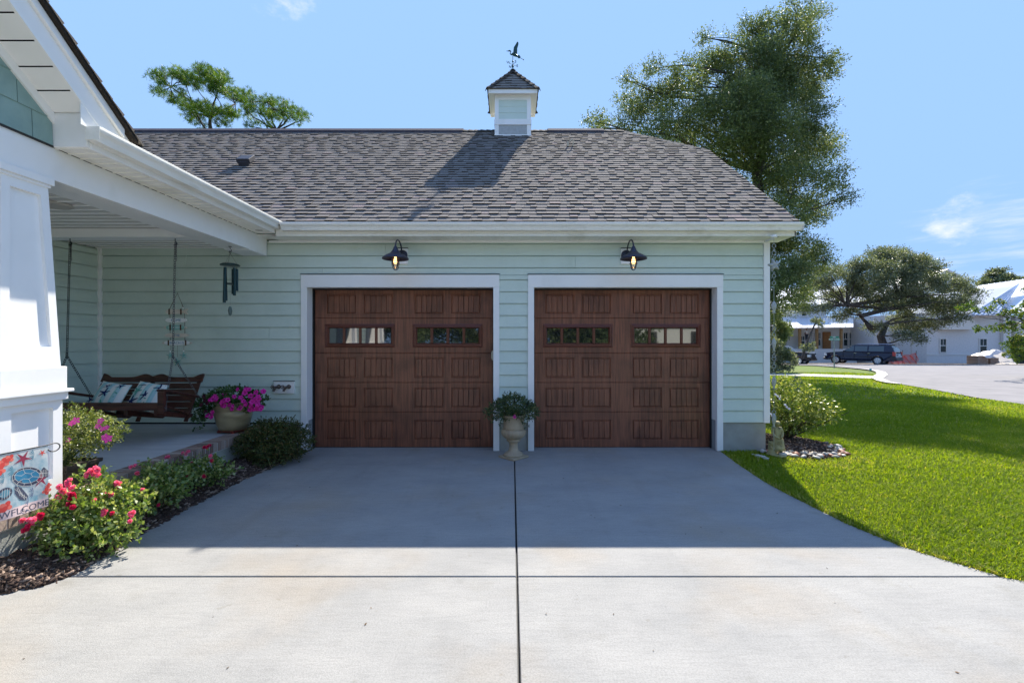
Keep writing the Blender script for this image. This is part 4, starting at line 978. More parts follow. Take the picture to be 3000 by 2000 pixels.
# ---- wind chime
chm = mat('chime_green_metal', (.018, .05, .055), .35, metal=.5); X, Y = -3.79, 6.12
wc = thing('wind_chime', (X, Y, 2.93), 'dark green metal wind chime hanging under the porch beam', 'wind chime')
m = MB(); m.lathe([(0, 2.93), (.02, 2.93), (.02, 2.924), (0, 2.924)], (X, Y, -.013), 12); hook(m, (X, Y, 2.915), 1, 1.1, .0035); m.tube([(X+.012*math.cos(a), Y, 2.84+.018*math.sin(a)) for a in [6.283*i/12 for i in range(12)]], .003, 6, True); m.build('hook', blackm, wc)
m = MB()
for k in range(3): a = k*2.094+.4; m.tube([(X, Y, 2.825), (X+.085*math.cos(a), Y+.085*math.sin(a), 2.675)], .0014, 4)
m.tube([(X, Y, 2.66), (X, Y, 2.12)], .0012, 4); m.build('cord', blackm, wc)
m = MB(); m.lathe([(0, .0), (.118, .0), (.122, .012), (.10, .028), (.05, .032), (0, .032)], (X, Y, 2.655), 28); m.build('top_disc', chm, wc, smooth=False, bevel=.003)
for k, (a, l) in enumerate(((2.9, .435), (4.5, .47), (5.9, .37), (.9, .30), (1.7, .34))):
    px, py = X+.082*math.cos(a), Y+.082*math.sin(a); m = MB(); dx = (.012 if k == 0 else -.012 if k == 1 else 0)
    m.tube([(px, py, 2.625), (px+dx, py, 2.625-l)], .0185, 12); m.tube([(px, py, 2.65), (px, py, 2.62)], .002, 4); m.build('chime_tube', chm, wc, smooth=False)
m = MB(); m.lathe([(0, 0), (.055, 0), (.058, .008), (.05, .018), (0, .018)], (X, Y, 2.405), 20); m.build('striker', chm, wc)
m = MB(); m.lathe([(0, -.07), (.02, -.05), (.03, 0), (.02, .05), (0, .07)], (X, Y, 2.05), 12, fn=lambda a, z: .25+.75*abs(math.cos(a-1.2))); m.build('wind_sail', mat('grey_green_sail', (.10, .14, .12), .6), wc, smooth=True)
# ================================================================ PLANTS
g_rose = mat('rose_leaves', (.075, .14, .03), .38, col2=(.24, .34, .09), attr=True, col3=(.46, .50, .24), trans=.38, spec=.6)
g_shade = mat('shrub_leaves', (.035, .065, .016), .45, col2=(.10, .13, .035), attr=True, col3=(.20, .13, .05), trans=.22, spec=.35)
g_azal = mat('azalea_leaves', (.05, .095, .012), .35, col2=(.20, .28, .035), attr=True, col3=(.55, .55, .20), trans=.35, spec=.6)
g_pet = mat('petunia_leaves', (.025, .075, .018), .5, col2=(.06, .14, .03), attr=True, col3=(.12, .20, .05), trans=.25)
g_vinca = mat('vinca_leaves', (.06, .10, .02), .4, col2=(.22, .27, .06), attr=True, col3=(.50, .52, .26), trans=.3, spec=.5)
stem_m = mat('green_stem', (.07, .11, .03), .6); bark_m = mat('twig_bark', (.06, .045, .035), .9, col2=(.12, .09, .07), nscale=12)
fuch = mat('petal_magenta', (.74, .025, .38), .6, trans=.3); pinkm = mat('petal_rose_pink', (.88, .10, .38), .6, col2=(.97, .42, .66), nscale=60, trans=.25); redm = mat('petal_red', (.78, .03, .14), .6, trans=.2); burg = mat('petal_burgundy', (.07, .006, .02), .6); vink = mat('petal_vinca', (.62, .05, .36), .6, trans=.3)
flower_src = {}
def petunia_mesh():
    m = MB(); rings = []
    for r, z in ((.002, -.03), (.004, -.01), (.012, .002), (.026, .008), (.031, .004)):
        rings.append([(r*(1+.13*math.cos(5*a)*(r > .02))*math.cos(a), r*(1+.13*math.cos(5*a)*(r > .02))*math.sin(a), z+(.003*math.cos(5*a) if r > .02 else 0)) for a in [6.283*k/20 for k in range(20)]])
    m.loft(rings, False); return m
def rose_mesh():
    m = MB()
    for (n, r, z, tl) in ((5, .021, 0, .9), (5, .017, .005, .55), (4, .011, .009, .25), (3, .006, .012, .05)):
        for k in range(n):
            a = 6.283*k/n+r*40+random.uniform(-.2, .2); c = Vector((math.cos(a), math.sin(a), 0)); s = Vector((-math.sin(a), math.cos(a), 0)); up = Vector((0, 0, 1))
            V = []
            for i in range(4):
                tt = i/3
                for j in (-1, -.4, .4, 1):
                    wv = .016*math.sin(math.pi*(.18+.7*tt))*1.1; out_ = r*(.25+tt*tl)*(1-.15*j*j)
                    V.append(c*out_+s*j*wv+up*(z+.022*tt-.006*tl*tt*tt*2+.002*abs(j)))
            m.add(V, [(i*4+j, i*4+j+1, (i+1)*4+j+1, (i+1)*4+j) for i in range(3) for j in range(3)])
    return m
def star_mesh():
    m = MB()
    for k in range(5):
        a = 6.283*k/5; c = Vector((math.cos(a), math.sin(a), 0)); s = Vector((-math.sin(a), math.cos(a), 0))
        m.add([(0, 0, 0), c*.018+s*.010+Vector((0, 0, .003)), c*.028, c*.018-s*.010+Vector((0, 0, .003))], [(0, 1, 2, 3)])
    return m
FM = {}
def flower(kind, m, parent, p, d, s=1.0, name='flower'):
    key = (kind, m.name)
    if key not in FM:
        mb = {'petunia': petunia_mesh, 'rose': rose_mesh, 'star': star_mesh}[kind]()
        me = bpy.data.meshes.new(name); me.from_pydata(mb.v, [], mb.f); me.materials.append(m); me.polygons.foreach_set('use_smooth', [True]*len(me.polygons)); FM[key] = me
    o = bpy.data.objects.new(name, FM[key]); C.objects.link(o); o.parent = parent; o.matrix_parent_inverse = WM[parent.name].inverted()
    o.matrix_basis = Matrix.Translation(p) @ Vector(d).normalized().to_track_quat('Z', 'Y').to_matrix().to_4x4() @ Matrix.Rotation(random.uniform(0, 6), 4, 'Z') @ Matrix.Scale(s, 4)
    return o
def stems(m, base, tips, r=.004, mid=.0):
    base = Vector(base)
    for tp in tips:
        tp = Vector(tp); q = base+Vector((random.uniform(-.03, .03), random.uniform(-.03, .03), 0)); c = q.lerp(tp, .5)+Vector((0, 0, .04))+mid*Vector((random.uniform(-1, 1), random.uniform(-1, 1), 0))
        m.tube([q, c, tp], [r*1.3, r, r*.4], 5)
def shrub_leaves(clumps, n, L, aspect=.5, up=.25, shell=.45, sprig=.05, out=None):
    """leaves on short sprigs spread through ellipsoid clumps"""
    Ps, Ds = [], []
    wts = np.array([c[1][0]*c[1][1]*c[1][2] for c in clumps]); wts = wts/wts.sum(); per = 7
    for c, w in zip(clumps, wts):
        k = max(1, int(n*w/per)); P0 = ellipsoid_pts(k, c[0], c[1], shell); dr = unit((P0-np.array(c[0]))/np.array(c[1])+RG.normal(size=(k, 3))*.45+np.array([0, 0, .35]))
        for j in range(per):
            Ps.append(P0+dr*(j*sprig/per)); Ds.append(dr*.9)
    P = np.concatenate(Ps); D = np.concatenate(Ds); return leaves(P, L, aspect, up, D=D)
def plant(name, root, clumps, n, L, m, **k):
    V, Fq, r = shrub_leaves(clumps, n, L, **k); return npmesh(name, m, V, Fq, root, r)
# big petunia pot
PC = Vector((-3.835, 6.27, .402)); pt = thing('potted_plant', PC, 'magenta petunias in a beige glazed pot on the porch edge by the faucets', 'potted plant')
glaze = mat('beige_glaze', (.36, .30, .17), .28, col2=(.26, .21, .115), nscale=5, stretch=(1, 1, 3), spec=.7); terra = mat('red_clay', (.22, .045, .03), .7)
m = MB(); m.lathe([(.168, .035), (.175, .04), (.205, .12), (.228, .22), (.236, .29), (.230, .298), (.236, .306), (.244, .36), (.243, .392), (.250, .398), (.250, .415), (.238, .420), (.228, .41), (.225, .37), (0, .37)], PC, 40); m.build('pot', glaze, pt, smooth=True)
m = MB(); m.lathe([(0, .022), (.18, .022), (.185, .034), (0, .034)], PC, 30)
for k in range(4): a = k*1.571+.5; m.box(PC.x+.165*math.cos(a)-.02, PC.x+.165*math.cos(a)+.02, PC.y+.165*math.sin(a)-.02, PC.y+.165*math.sin(a)+.02, .402, .425)
m.build('pot_feet', terra, pt)
cl_ = [((-3.84, 6.25, .88), (.34, .25, .13)), ((-4.08, 6.2, .80), (.20, .18, .12)), ((-3.62, 6.2, .82), (.20, .18, .12)), ((-4.20, 6.15, .68), (.12, .12, .12)), ((-4.24, 6.15, .56), (.09, .09, .09)), ((-3.46, 6.2, .86), (.10, .12, .10))]
plant('foliage', pt, cl_, 3600, .038, g_pet, aspect=.55)
m = MB(); stems(m, PC+Vector((0, 0, .37)), [Vector(c[0])+Vector((random.uniform(-.15, .15), random.uniform(-.1, .1), 0)) for c in cl_ for _ in range(3)]); m.build('stem', stem_m, pt)
for k in range(46):
    px = random.uniform(602, 772); tpz = 1148-10*math.exp(-((px-690)/90)**2)+random.random()**1.3*62
    if px < 625: tpz += 25
    p = W(px, tpz, 5.97+random.uniform(-.03, .05)+(.02 if tpz > 1160 else .12)); flower('petunia', fuch, pt, p, (random.uniform(-.5, .5), -1, random.uniform(.1, .9)), random.uniform(.85, 1.25))
for (px, py) in ((600, 1172), (608, 1180), (590, 1185), (598, 1160), (602, 1205)): flower('petunia', burg, pt, W(px, py, 5.98), (-.3, -1, .3), .9)
# urn between the doors
UC = Vector((.022, 6.44, 0)); ur = thing('potted_plant', UC, 'classical stone urn with leafy greenery standing between the garage doors', 'potted plant')
stone_m = mat('cast_stone', (.46, .37, .25), .8, col2=(.36, .285, .19), nscale=7, ndetail=8, bump=.3, bscale=60, col3=(.26, .27, .18), n3scale=4, n3lo=.55, n3hi=.8)
m = MB(); a = .215; m.loft([[(UC.x, UC.y-a, z), (UC.x+a, UC.y, z), (UC.x, UC.y+a, z), (UC.x-a, UC.y, z)] for z in (.003, .03)]); m.build('plinth', stone_m, ur, bevel=.004)
m = MB(); m.lathe([(.138, .03), (.142, .045), (.135, .058), (.12, .062), (.115, .075), (.09, .085), (.068, .11), (.058, .15), (.062, .20), (.075, .225), (.098, .24), (.10, .255), (.095, .262), (.102, .27)], UC, 40); m.lathe([(.095, .268), (.125, .285), (.15, .31), (.165, .345), (.168, .375), (.158, .40), (.148, .405)], UC, 80, fn=lambda a, z: 1+.055*abs(math.sin(9*a))*math.sin(max(0, min(1, (z-.268)/.137))*math.pi)**.5)
m.lathe([(.148, .40), (.142, .43), (.143, .49), (.152, .55), (.168, .59), (.180, .598), (.180, .61), (.165, .612), (.15, .59), (0, .57)], UC, 40); m.build('urn', stone_m, ur, smooth=True)
cl_ = [((.03, 6.42, .74), (.26, .22, .12)), ((-.16, 6.4, .67), (.19, .18, .11)), ((.20, 6.4, .67), (.18, .18, .10)), ((-.28, 6.36, .62), (.12, .1, .07)), ((.27, 6.36, .62), (.09, .09, .07)), ((0, 6.45, .82), (.14, .12, .07)), ((-.04, 6.25, .62), (.14, .06, .06)), ((.22, 6.3, .52), (.05, .04, .08)), ((-.16, 6.3, .53), (.06, .04, .06))]
plant('foliage', ur, cl_, 7500, .023, g_shade if 0 else mat('urn_greenery', (.03, .07, .025), .5, col2=(.08, .13, .05), attr=True, col3=(.20, .19, .06), trans=.2), aspect=.6, sprig=.06)
m = MB(); stems(m, UC+Vector((0, 0, .58)), [Vector(c[0])+Vector((random.uniform(-.1, .1), random.uniform(-.06, .06), .02)) for c in cl_ for _ in range(4)], .003); m.build('stem', bark_m, ur)
flower('petunia', fuch, ur, W(1508, 1220, 6.19), (0, -1, .2), .8)
# vinca pot behind the column
VC = Vector((-3.9, 3.98, .402)); vp = thing('potted_plant', VC, 'sunlit bushy vinca with pink flowers in a dark square pot on the porch beside the column', 'potted plant')
vp['label'] = 'sunlit bushy pink vinca in a dark square pot beside the porch column'
m = MB()
m.loft([[(VC.x-w, VC.y-w, z), (VC.x+w, VC.y-w, z), (VC.x+w, VC.y+w, z), (VC.x-w, VC.y+w, z)] for w, z in ((.12, .403), (.155, .55), (.17, .552), (.172, .585), (.15, .585), (.145, .56))]); m.build('pot', mat('dark_brown_pot', (.045, .035, .028), .6), vp, bevel=.003)
cl_ = [((-3.85, 4.0, .86), (.25, .25, .17)), ((-3.72, 4.05, .82), (.2, .2, .14)), ((-3.92, 3.95, .72), (.24, .24, .16)), ((-3.62, 4.1, .84), (.12, .13, .08)), ((-3.9, 4.0, .99), (.12, .12, .09)), ((-3.72, 4.0, .95), (.14, .12, .09))]
plant('foliage', vp, cl_, 7600, .021, g_vinca, aspect=.55, sprig=.05)
m = MB(); stems(m, VC+Vector((0, 0, .16)), [Vector(c[0])+Vector((random.uniform(-.1, .1), random.uniform(-.1, .1), .03)) for c in cl_ for _ in range(4)], .003); m.build('stem', stem_m, vp)
for (px, py, s) in ((222, 1232, 1.5), (295, 1232, 1.2), (287, 1248, 1.1), (300, 1256, 1), (316, 1285, 1.6), (308, 1280, 1.4), (312, 1252, 1.0), (210, 1240, 1.1), (200, 1288, .9)): flower('star', vink, vp, W(px, py, 3.80), (.3, -1, .5), s*.85)
# roses
def rose_bush(base, clumps, n, L, label, blooms, scale=1.0, colr=None, gm=None):
    rb = thing('rose_bush', base, label, 'rose bush', 'rose bushes along the porch')
    plant('foliage', rb, clumps, n, L, gm or g_rose, aspect=.68, sprig=.09, shell=.35, up=.5)
    m = MB(); stems(m, base, [Vector(c[0])+Vector((random.uniform(-.1, .1), random.uniform(-.1, .1), .02)) for c in clumps for _ in range(3)], .005, .04); m.build('stem', stem_m, rb)
    for (px, py, Y, k, spread, mt) in blooms:
        k = max(1, int(k*.75))
        for i in range(k):
            p = W(px+random.gauss(0, spread), py+random.gauss(0, spread*.8), Y+random.uniform(-.02, .02)); flower('rose', mt, rb, p, (random.uniform(-.4, .6), -1, random.uniform(.2, 1.1)), random.uniform(.75, 1.05)*scale, 'rose')
    return rb
def cw(px, py, Y, rx, ry, rz): return (tuple(W(px, py, Y)), (rx, ry, rz))
rose_bush(Vector((-3.42, 3.58, 0)), [cw(270, 1500, 3.6, .26, .2, .19), cw(190, 1540, 3.45, .17, .14, .15), cw(360, 1490, 3.72, .17, .16, .14), cw(270, 1420, 3.75, .10, .1, .12), cw(330, 1560, 3.5, .15, .12, .10), cw(230, 1590, 3.38, .17, .12, .10), cw(400, 1440, 3.95, .09, .1, .08), cw(120, 1490, 3.4, .07, .07, .07), cw(270, 1385, 3.75, .05, .05, .05), cw(300, 1450, 3.7, .18, .15, .1)],
          5200, .035, 'large sunlit rose bush with pink clusters beside the column and flag',
          [(280, 1385, 3.68, 12, 11, pinkm), (255, 1390, 3.66, 4, 6, pinkm), (195, 1432, 3.5, 14, 13, pinkm), (205, 1458, 3.46, 9, 10, redm), (172, 1455, 3.5, 5, 7, pinkm), (95, 1530, 3.28, 9, 8, pinkm), (118, 1512, 3.32, 5, 7, redm), (75, 1548, 3.25, 5, 5, redm), (348, 1422, 3.72, 6, 6, pinkm), (290, 1430, 3.66, 3, 5, pinkm), (316, 1446, 3.62, 3, 5, pinkm), (415, 1434, 3.85, 3, 5, pinkm),
           (308, 1500, 3.5, 4, 4, pinkm), (335, 1499, 3.5, 2, 3, redm), (390, 1503, 3.5, 5, 5, pinkm), (215, 1486, 3.4, 2, 3, redm), (280, 1460, 3.55, 2, 6, pinkm), (383, 1528, 3.48, 2, 4, pinkm)])
rose_bush(Vector((-3.42, 4.35, 0)), [cw(470, 1410, 4.3, .15, .18, .12), cw(500, 1430, 4.3, .13, .13, .12), cw(435, 1392, 4.35, .08, .1, .08), cw(515, 1405, 4.45, .10, .12, .08), cw(470, 1460, 4.2, .09, .1, .07)],
          1900, .036, 'small shaded rose bush, the middle one of the three along the porch', [(396, 1365, 4.2, 3, 6, pinkm), (466, 1478, 4.15, 2, 3, redm), (400, 1385, 4.2, 1, 3, pinkm), (450, 1420, 4.2, 1, 3, redm)])
rose_bush(Vector((-3.38, 5.0, 0)), [cw(605, 1378, 4.9, .14, .17, .11), cw(560, 1372, 4.95, .10, .12, .09), cw(640, 1380, 4.9, .11, .12, .09), cw(603, 1325, 5.0, .035, .04, .06), cw(545, 1390, 4.75, .11, .12, .1), cw(575, 1405, 4.7, .08, .08, .06), cw(665, 1385, 5.0, .08, .07, .05)],
          1700, .033, 'shaded rose bush with red blooms beside the dark round shrub', [(607, 1310, 4.95, 5, 4, redm), (490, 1342, 4.85, 4, 5, pinkm), (548, 1326, 4.95, 4, 5, pinkm), (550, 1389, 4.7, 3, 3, redm), (627, 1351, 4.85, 2, 2, redm), (600, 1399, 4.7, 2, 3, redm), (563, 1360, 4.9, 1, 2, redm), (617, 1333, 4.9, 2, 2, pinkm)])
# shrub by the left door
sh = thing('shrub', (-3.18, 6.2, 0), 'dark rounded low shrub by the left garage door surround', 'shrub')
cl_ = [((-3.25, 6.1, .30), (.36, .34, .25)), ((-3.0, 6.2, .26), (.28, .3, .2)), ((-3.35, 6.2, .40), (.2, .24, .17)), ((-3.12, 6.25, .42), (.2, .2, .17)), ((-3.45, 5.95, .26), (.16, .2, .14)), ((-3.1, 5.85, .18), (.25, .15, .14)), ((-2.95, 6.35, .38), (.12, .1, .14))]
plant('foliage', sh, cl_, 17000, .026, g_shade, aspect=.5, sprig=.06, shell=.3)
m = MB(); stems(m, (-3.2, 6.15, .02), [Vector(c[0])+Vector((random.uniform(-.2, .2), random.uniform(-.15, .15), .05)) for c in cl_ for _ in range(6)], .006, .05); m.build('stem', bark_m, sh)
# azalea at the garage corner
az_ = thing('shrub', (4.75, 7.6, 0), 'sunlit glossy azalea shrub at the right corner of the garage', 'shrub')
cl_ = [((4.55, 7.55, .60), (.55, .5, .42)), ((4.2, 7.5, .66), (.32, .4, .28)), ((4.95, 7.6, .50), (.38, .4, .28)), ((4.42, 7.7, .80), (.26, .3, .18)), ((4.15, 7.75, .86), (.18, .25, .16)), ((5.2, 7.5, .45), (.2, .2, .16)), ((4.5, 7.3, .4), (.4, .3, .22)), ((4.85, 7.6, .66), (.16, .15, .12))]
plant('foliage', az_, cl_, 9500, .05, g_azal, aspect=.36, sprig=.09, shell=.35)
m = MB(); stems(m, (4.6, 7.6, .02), [Vector(c[0])+Vector((random.uniform(-.3, .3), random.uniform(-.2, .2), .05)) for c in cl_ for _ in range(6)], .010, .05); m.build('stem', bark_m, az_)
wf = mat('petal_white', (.75, .68, .72), .6)
for (px, py) in ((2278, 1160), (2284, 1168), (2272, 1155), (2305, 1192), (2312, 1197), (2262, 1218), (2268, 1228), (2345, 1198), (2258, 1212), (2300, 1185)): flower('petunia', wf, az_, W(px, py, 7.1), (random.uniform(-.5, .5), -1, .6), .6)
# ---- stones
cols = [('white_river_stone', (.48, .45, .40)), ('grey_river_stone', (.16, .17, .18)), ('tan_river_stone', (.45, .36, .26)), ('red_brown_stone', (.30, .11, .06)), ('black_stone', (.03, .028, .028))]
smats = [mat(n_, c_, .6, col2=tuple(x*.75 for x in c_), nscale=25) for n_, c_ in cols]
cnames = ['pale rounded river stone', 'grey rounded river stone', 'tan rounded river stone', 'reddish brown river stone', 'dark flat river stone']
cnt = 0
for i in range(95):
    a = random.uniform(math.pi*1.0, math.pi*2.02); r = random.uniform(.70, 1.04); x = BC[0]+BRX*r*math.cos(a)*1.03; y = BC[1]+BRY*r*math.sin(a)*1.03
    if x < 3.86 and y > 6.80: continue
    k = random.choices(range(5), (.5, .12, .16, .12, .1))[0]; s = random.uniform(.03, .062)
    m = MB(); m.ball((0, 0, 0), s, s*random.uniform(.6, .85), s*random.uniform(.35, .6), 12, 7, jit=.06)
    me = bpy.data.meshes.new('river_stone'); me.from_pydata(m.v, [], m.f); me.materials.append(smats[k]); me.polygons.foreach_set('use_smooth', [True]*len(me.polygons))
    o = bpy.data.objects.new('river_stone', me); C.objects.link(o); o.location = (x, y, .012+s*.3); o.rotation_euler = (random.uniform(-.3, .3), random.uniform(-.3, .3), random.uniform(0, 6))
    tag(o, cnames[k]+' in the rock edging at the garage corner', 'stone', 'river stones in the corner bed'); cnt += 1
for (px, py, s) in ((2222, 1333, .06), (2235, 1336, .055), (2206, 1328, .03), (2246, 1340, .045)):
    m = MB(); m.ball((0, 0, 0), s, s*.7, s*.5, 12, 7, jit=.12); me = bpy.data.meshes.new('river_stone'); me.from_pydata(m.v, [], m.f); me.materials.append(smats[0]); me.polygons.foreach_set('use_smooth', [True]*len(me.polygons))
    o = bpy.data.objects.new('river_stone', me); C.objects.link(o); g_ = WG(px, py+4); o.location = (g_[0], g_[1], .0); tag(o, 'white knobbly stone at the foot of the garage foundation', 'stone', 'white stones by the foundation')
# ---- statue
SB = W(2277, 1328, 6.55); SB.z = .0; st = thing('garden_statue', SB, 'weathered stone statue of a bowed child beside a tree stump', 'statue')
stat_m = mat('mossy_stone', (.42, .37, .20), .85, col2=(.30, .25, .10), nscale=9, ndetail=6, col3=(.09, .075, .04), n3scale=11, n3lo=.55, n3hi=.72, bump=.3, bscale=50)
def skin(name, verts, edges, radii, m, parent, sub=2, off=(0, 0, 0)):
    me = bpy.data.meshes.new(name); me.from_pydata([tuple(Vector(v)+Vector(off)) for v in verts], edges, []); me.materials.append(m)
    o = link(name, me, parent); md = o.modifiers.new('skin', 'SKIN'); md.use_smooth_shade = True
    sv = me.skin_vertices[0].data
    for i, r in enumerate(radii): sv[i].radius = (r, r) if not isinstance(r, tuple) else r
    sv[0].use_root = True
    s = o.modifiers.new('sub', 'SUBSURF'); s.levels = sub; s.render_levels = sub
    return o
V = [(0, 0, .235), (0, 0, .30), (-.005, 0, .37), (-.01, -.005, .415), (-.01, -.012, .44), (-.012, -.025, .475), (-.014, -.03, .505), (-.058, 0, .395), (-.075, -.01, .32), (-.045, -.055, .27), (-.005, -.075, .262), (.048, 0, .395), (.068, -.015, .33), (.04, -.06, .285), (.01, -.075, .268), (-.028, .0, .17), (-.03, -.01, .09), (-.03, 0, .03), (-.035, -.045, .018), (.035, 0, .17), (.05, -.01, .09), (.055, 0, .03), (.065, -.04, .018)]
E_ = [(0, 1), (1, 2), (2, 3), (3, 4), (4, 5), (5, 6), (2, 7), (7, 8), (8, 9), (9, 10), (2, 11), (11, 12), (12, 13), (13, 14), (0, 15), (15, 16), (16, 17), (17, 18), (0, 19), (19, 20), (20, 21), (21, 22)]
rad = [.046, .042, .045, .022, .03, .046, .03, .026, .021, .016, .014, .026, .021, .016, .014, .036, .026, .018, .016, .036, .028, .018, .016]
skin('body', V, E_, rad, stat_m, st, off=SB)
m = MB(); m.lathe([(0, .0), (.075, .0), (.07, .02), (.055, .05), (.05, .12), (.05, .175), (.058, .19), (0, .19)], SB+Vector((-.055, .03, 0)), 18, fn=lambda a, z: 1+.1*math.sin(5*a+z*20)); m.build('tree_stump', stat_m, st, smooth=True)
m = MB(); m.lathe([(0, 0), (.13, 0), (.12, .022), (0, .026)], SB+Vector((.01, -.0, .002)), 20, fn=lambda a, z: 1+.12*math.sin(3*a)); m.build('plinth', stat_m, st, smooth=True)
m = MB(); m.lathe([(.052, .255), (.062, .20), (.07, .13), (.085, .08), (.06, .08), (.04, .2)], SB+Vector((.02, .0, 0)), 20, fn=lambda a, z: 1+.1*math.sin(7*a)); m.build('drapery', stat_m, st, smooth=True)
m = MB()
for (x, z) in ((-.085, .19), (-.088, .13)): m.tube([SB+Vector((x+.03, .0, z-.06)), SB+Vector((x-.01, -.01, z))], [.016, .012], 8)
m.build('broken_branch', stat_m, st, smooth=True)
# ---- rain chain
rc = thing('rain_chain', (3.715, 6.455, 3.14), 'pewter rain chain of rings and fish hanging from the gutter corner', 'rain chain')
pew = mat('pewter', (.42, .44, .42), .5, metal=.35, col2=(.30, .32, .30), nscale=30)
def rp(py): return 1.64-(py-1000)/F*6.455
X, Y = 3.715, 6.455
m = MB(); m.lathe([(0, 0), (.042, 0), (.045, .01), (.04, .035), (0, .035)], (X, Y, rp(696)), 18); m.build('gutter_outlet', creamy, rc)
m = MB()
def rring(py, r, flat=0): m.tube([(X+(r*math.cos(a) if not flat else .002), Y+(0 if not flat else r*math.cos(a)), rp(py)+r*math.sin(a)) for a in [6.283*i/14 for i in range(14)]], .004, 6, True)
def wire(a, b): m.tube([(X, Y, rp(a)), (X, Y, rp(b))], .003, 5)
wire(696, 714); rring(720, .026); wire(726, 736); rring(741, .028); rring(733, .018, 1); wire(749, 757); rring(800, .018, 1); rring(808, .026); wire(815, 824); rring(829, .026); wire(838, 885); wire(905, 960); rring(963, .026); rring(972, .018, 1); rring(980, .024); rring(1035, .018, 1); rring(1043, .024); rring(1050, .028); rring(1062, .018, 1); rring(1073, .026); wire(1080, 1093); rring(1097, .028); rring(1207, .026); wire(1140, 1200); wire(1255, 1318)
m.build('chain', pew, rc)
def fish(p0, p1, w, shape):
    n = 9; rings = []
    for i in range(n):
        t_ = i/(n-1); py = p0+(p1-p0)*t_; s = w*(math.sin(math.pi*min(1, t_*1.12+.04))**.7 if t_ < .86 else .35+(t_-.86)*4)
        rings.append([(X+s*math.cos(a), Y+s*.42*math.sin(a), rp(py)) for a in [6.283*k/12 for k in range(12)]])
    m = MB(); m.loft(rings); return m.build('fish', pew, rc, smooth=True)
m = MB()
for k in range(5):
    a = 1.57+k*1.2566+.25; m.tube([(X, Y, rp(777)), (X+.085*math.cos(a), Y, rp(777)+.088*math.sin(a))], [.042, .012], 8)
m.build('star_ornament', pew, rc, smooth=True)
fish(882, 918, .038, 0); fish(990, 1030, .032, 0); fish(1102, 1140, .034, 0); fish(1210, 1252, .034, 0)
# ---- garden flag
A = Vector((-3.375, 3.31, .885)); Bv = Vector((-3.405, 3.02, .885)); H = .44
fl = thing('garden_flag', (A.x, A.y, 0), 'garden flag with a sea turtle and starfish reading WELCOME on a black iron stand', 'flag')
U = (Bv-A); Lf = U.length; U.normalize(); nrm_f = Vector((U.y, -U.x, 0)); 
if nrm_f.x < 0: nrm_f = -nrm_f
flag_m = mat('flag_cloth', (.62, .66, .66), .85, col2=(.20, .40, .50), nscale=9, ndetail=8, fac=(.42, .66), col3=(.66, .58, .50), n3scale=7, n3lo=.55, n3hi=.75, trans=.25, tint=(1, 1, 1))
def FPt(u, v, d=0):   # u 0..1 from the far edge (A) to the near one, v 0..1 downwards
    wv = .006*math.sin(u*7+v*3)*(v); return A+U*(u*Lf)+Vector((0, 0, -v*H))+nrm_f*(wv+d)
def fpatch(name, m_, fn, pts=None):
    pass
n1, n2 = 16, 20; m = MB(); m.add([FPt(i/n1, j/n2) for j in range(n2+1) for i in range(n1+1)], [(j*(n1+1)+i, j*(n1+1)+i+1, (j+1)*(n1+1)+i+1, (j+1)*(n1+1)+i) for j in range(n2) for i in range(n1)])
cloth = m.build('cloth', flag_m, fl, smooth=True)
bandm = mat('flag_pink_band', (.74, .56, .54), .85); m = MB(); m.add([FPt(i/n1, .855+.145*j/3, .0012) for j in range(4) for i in range(n1+1)], [(j*(n1+1)+i, j*(n1+1)+i+1, (j+1)*(n1+1)+i+1, (j+1)*(n1+1)+i) for j in range(3) for i in range(n1)]); m.build('band', bandm, fl, smooth=True)
ink = mat('flag_ink', (.05, .06, .10), .85); fred = mat('flag_red', (.62, .06, .05), .85); fdk = mat('flag_crimson', (.30, .03, .07), .85); fblue = mat('flag_shell_blue', (.03, .20, .34), .85); fpale = mat('flag_pale', (.72, .70, .64), .85); fteal = mat('flag_teal', (.10, .26, .34), .85)
def poly(pts, m_, name, d):
    k = MB(); c = (sum(p[0] for p in pts)/len(pts), sum(p[1] for p in pts)/len(pts)); vs = [FPt(*c, d)]+[FPt(p[0], p[1], d) for p in pts]; k.add(vs, [(0, 1+i, 1+(i+1) % len(pts)) for i in range(len(pts))]); return k.build(name, m_, fl)
def ell(cx, cy, rx, ry, rot=0, n=20): return [(cx+rx*math.cos(a)*math.cos(rot)-ry*math.sin(a)*math.sin(rot), cy+(rx*math.cos(a)*math.sin(rot)+ry*math.sin(a)*math.cos(rot))*.68) for a in [6.283*i/n for i in range(n)]]
# u runs right-to-left in the photo view (far edge at the right)
poly(ell(.44, .43, .33, .22, -.35), ink, 'turtle_shell_rim', .0016); poly(ell(.45, .42, .27, .16, -.35), fblue, 'turtle_shell', .0022)
poly(ell(.90, .60, .15, .13, .3), ink, 'turtle_head', .0016); poly(ell(.90, .60, .10, .08, .3), fteal, 'turtle_head_patch', .0022)
poly([(.70, .52), (.56, .58), (.42, .74), (.46, .80), (.60, .76), (.70, .64)], ink, 'turtle_flipper', .0018); poly([(.10, .34), (.0, .42), (.02, .52), (.16, .50), (.22, .42)], ink, 'turtle_flipper', .0018)
ln = MB()
def line(a, b, w=.006, d=.0028):
    a_, b_ = FPt(a[0], a[1], d), FPt(b[0], b[1], d); dd = (b_-a_).normalized(); s = dd.cross(nrm_f)*w*.16
    ln.add([a_-s, b_-s, b_+s, a_+s], [(0, 1, 2, 3)])
E1, E2 = ell(.45, .42, .27, .16, -.35, 12), ell(.44, .43, .33, .22, -.35, 12); E0 = ell(.45, .42, .12, .07, -.35, 6)
for i in range(12): line(E1[i], E1[(i+1) % 12]); line(E2[i], E2[(i+1) % 12]); line(E1[i], E2[i])
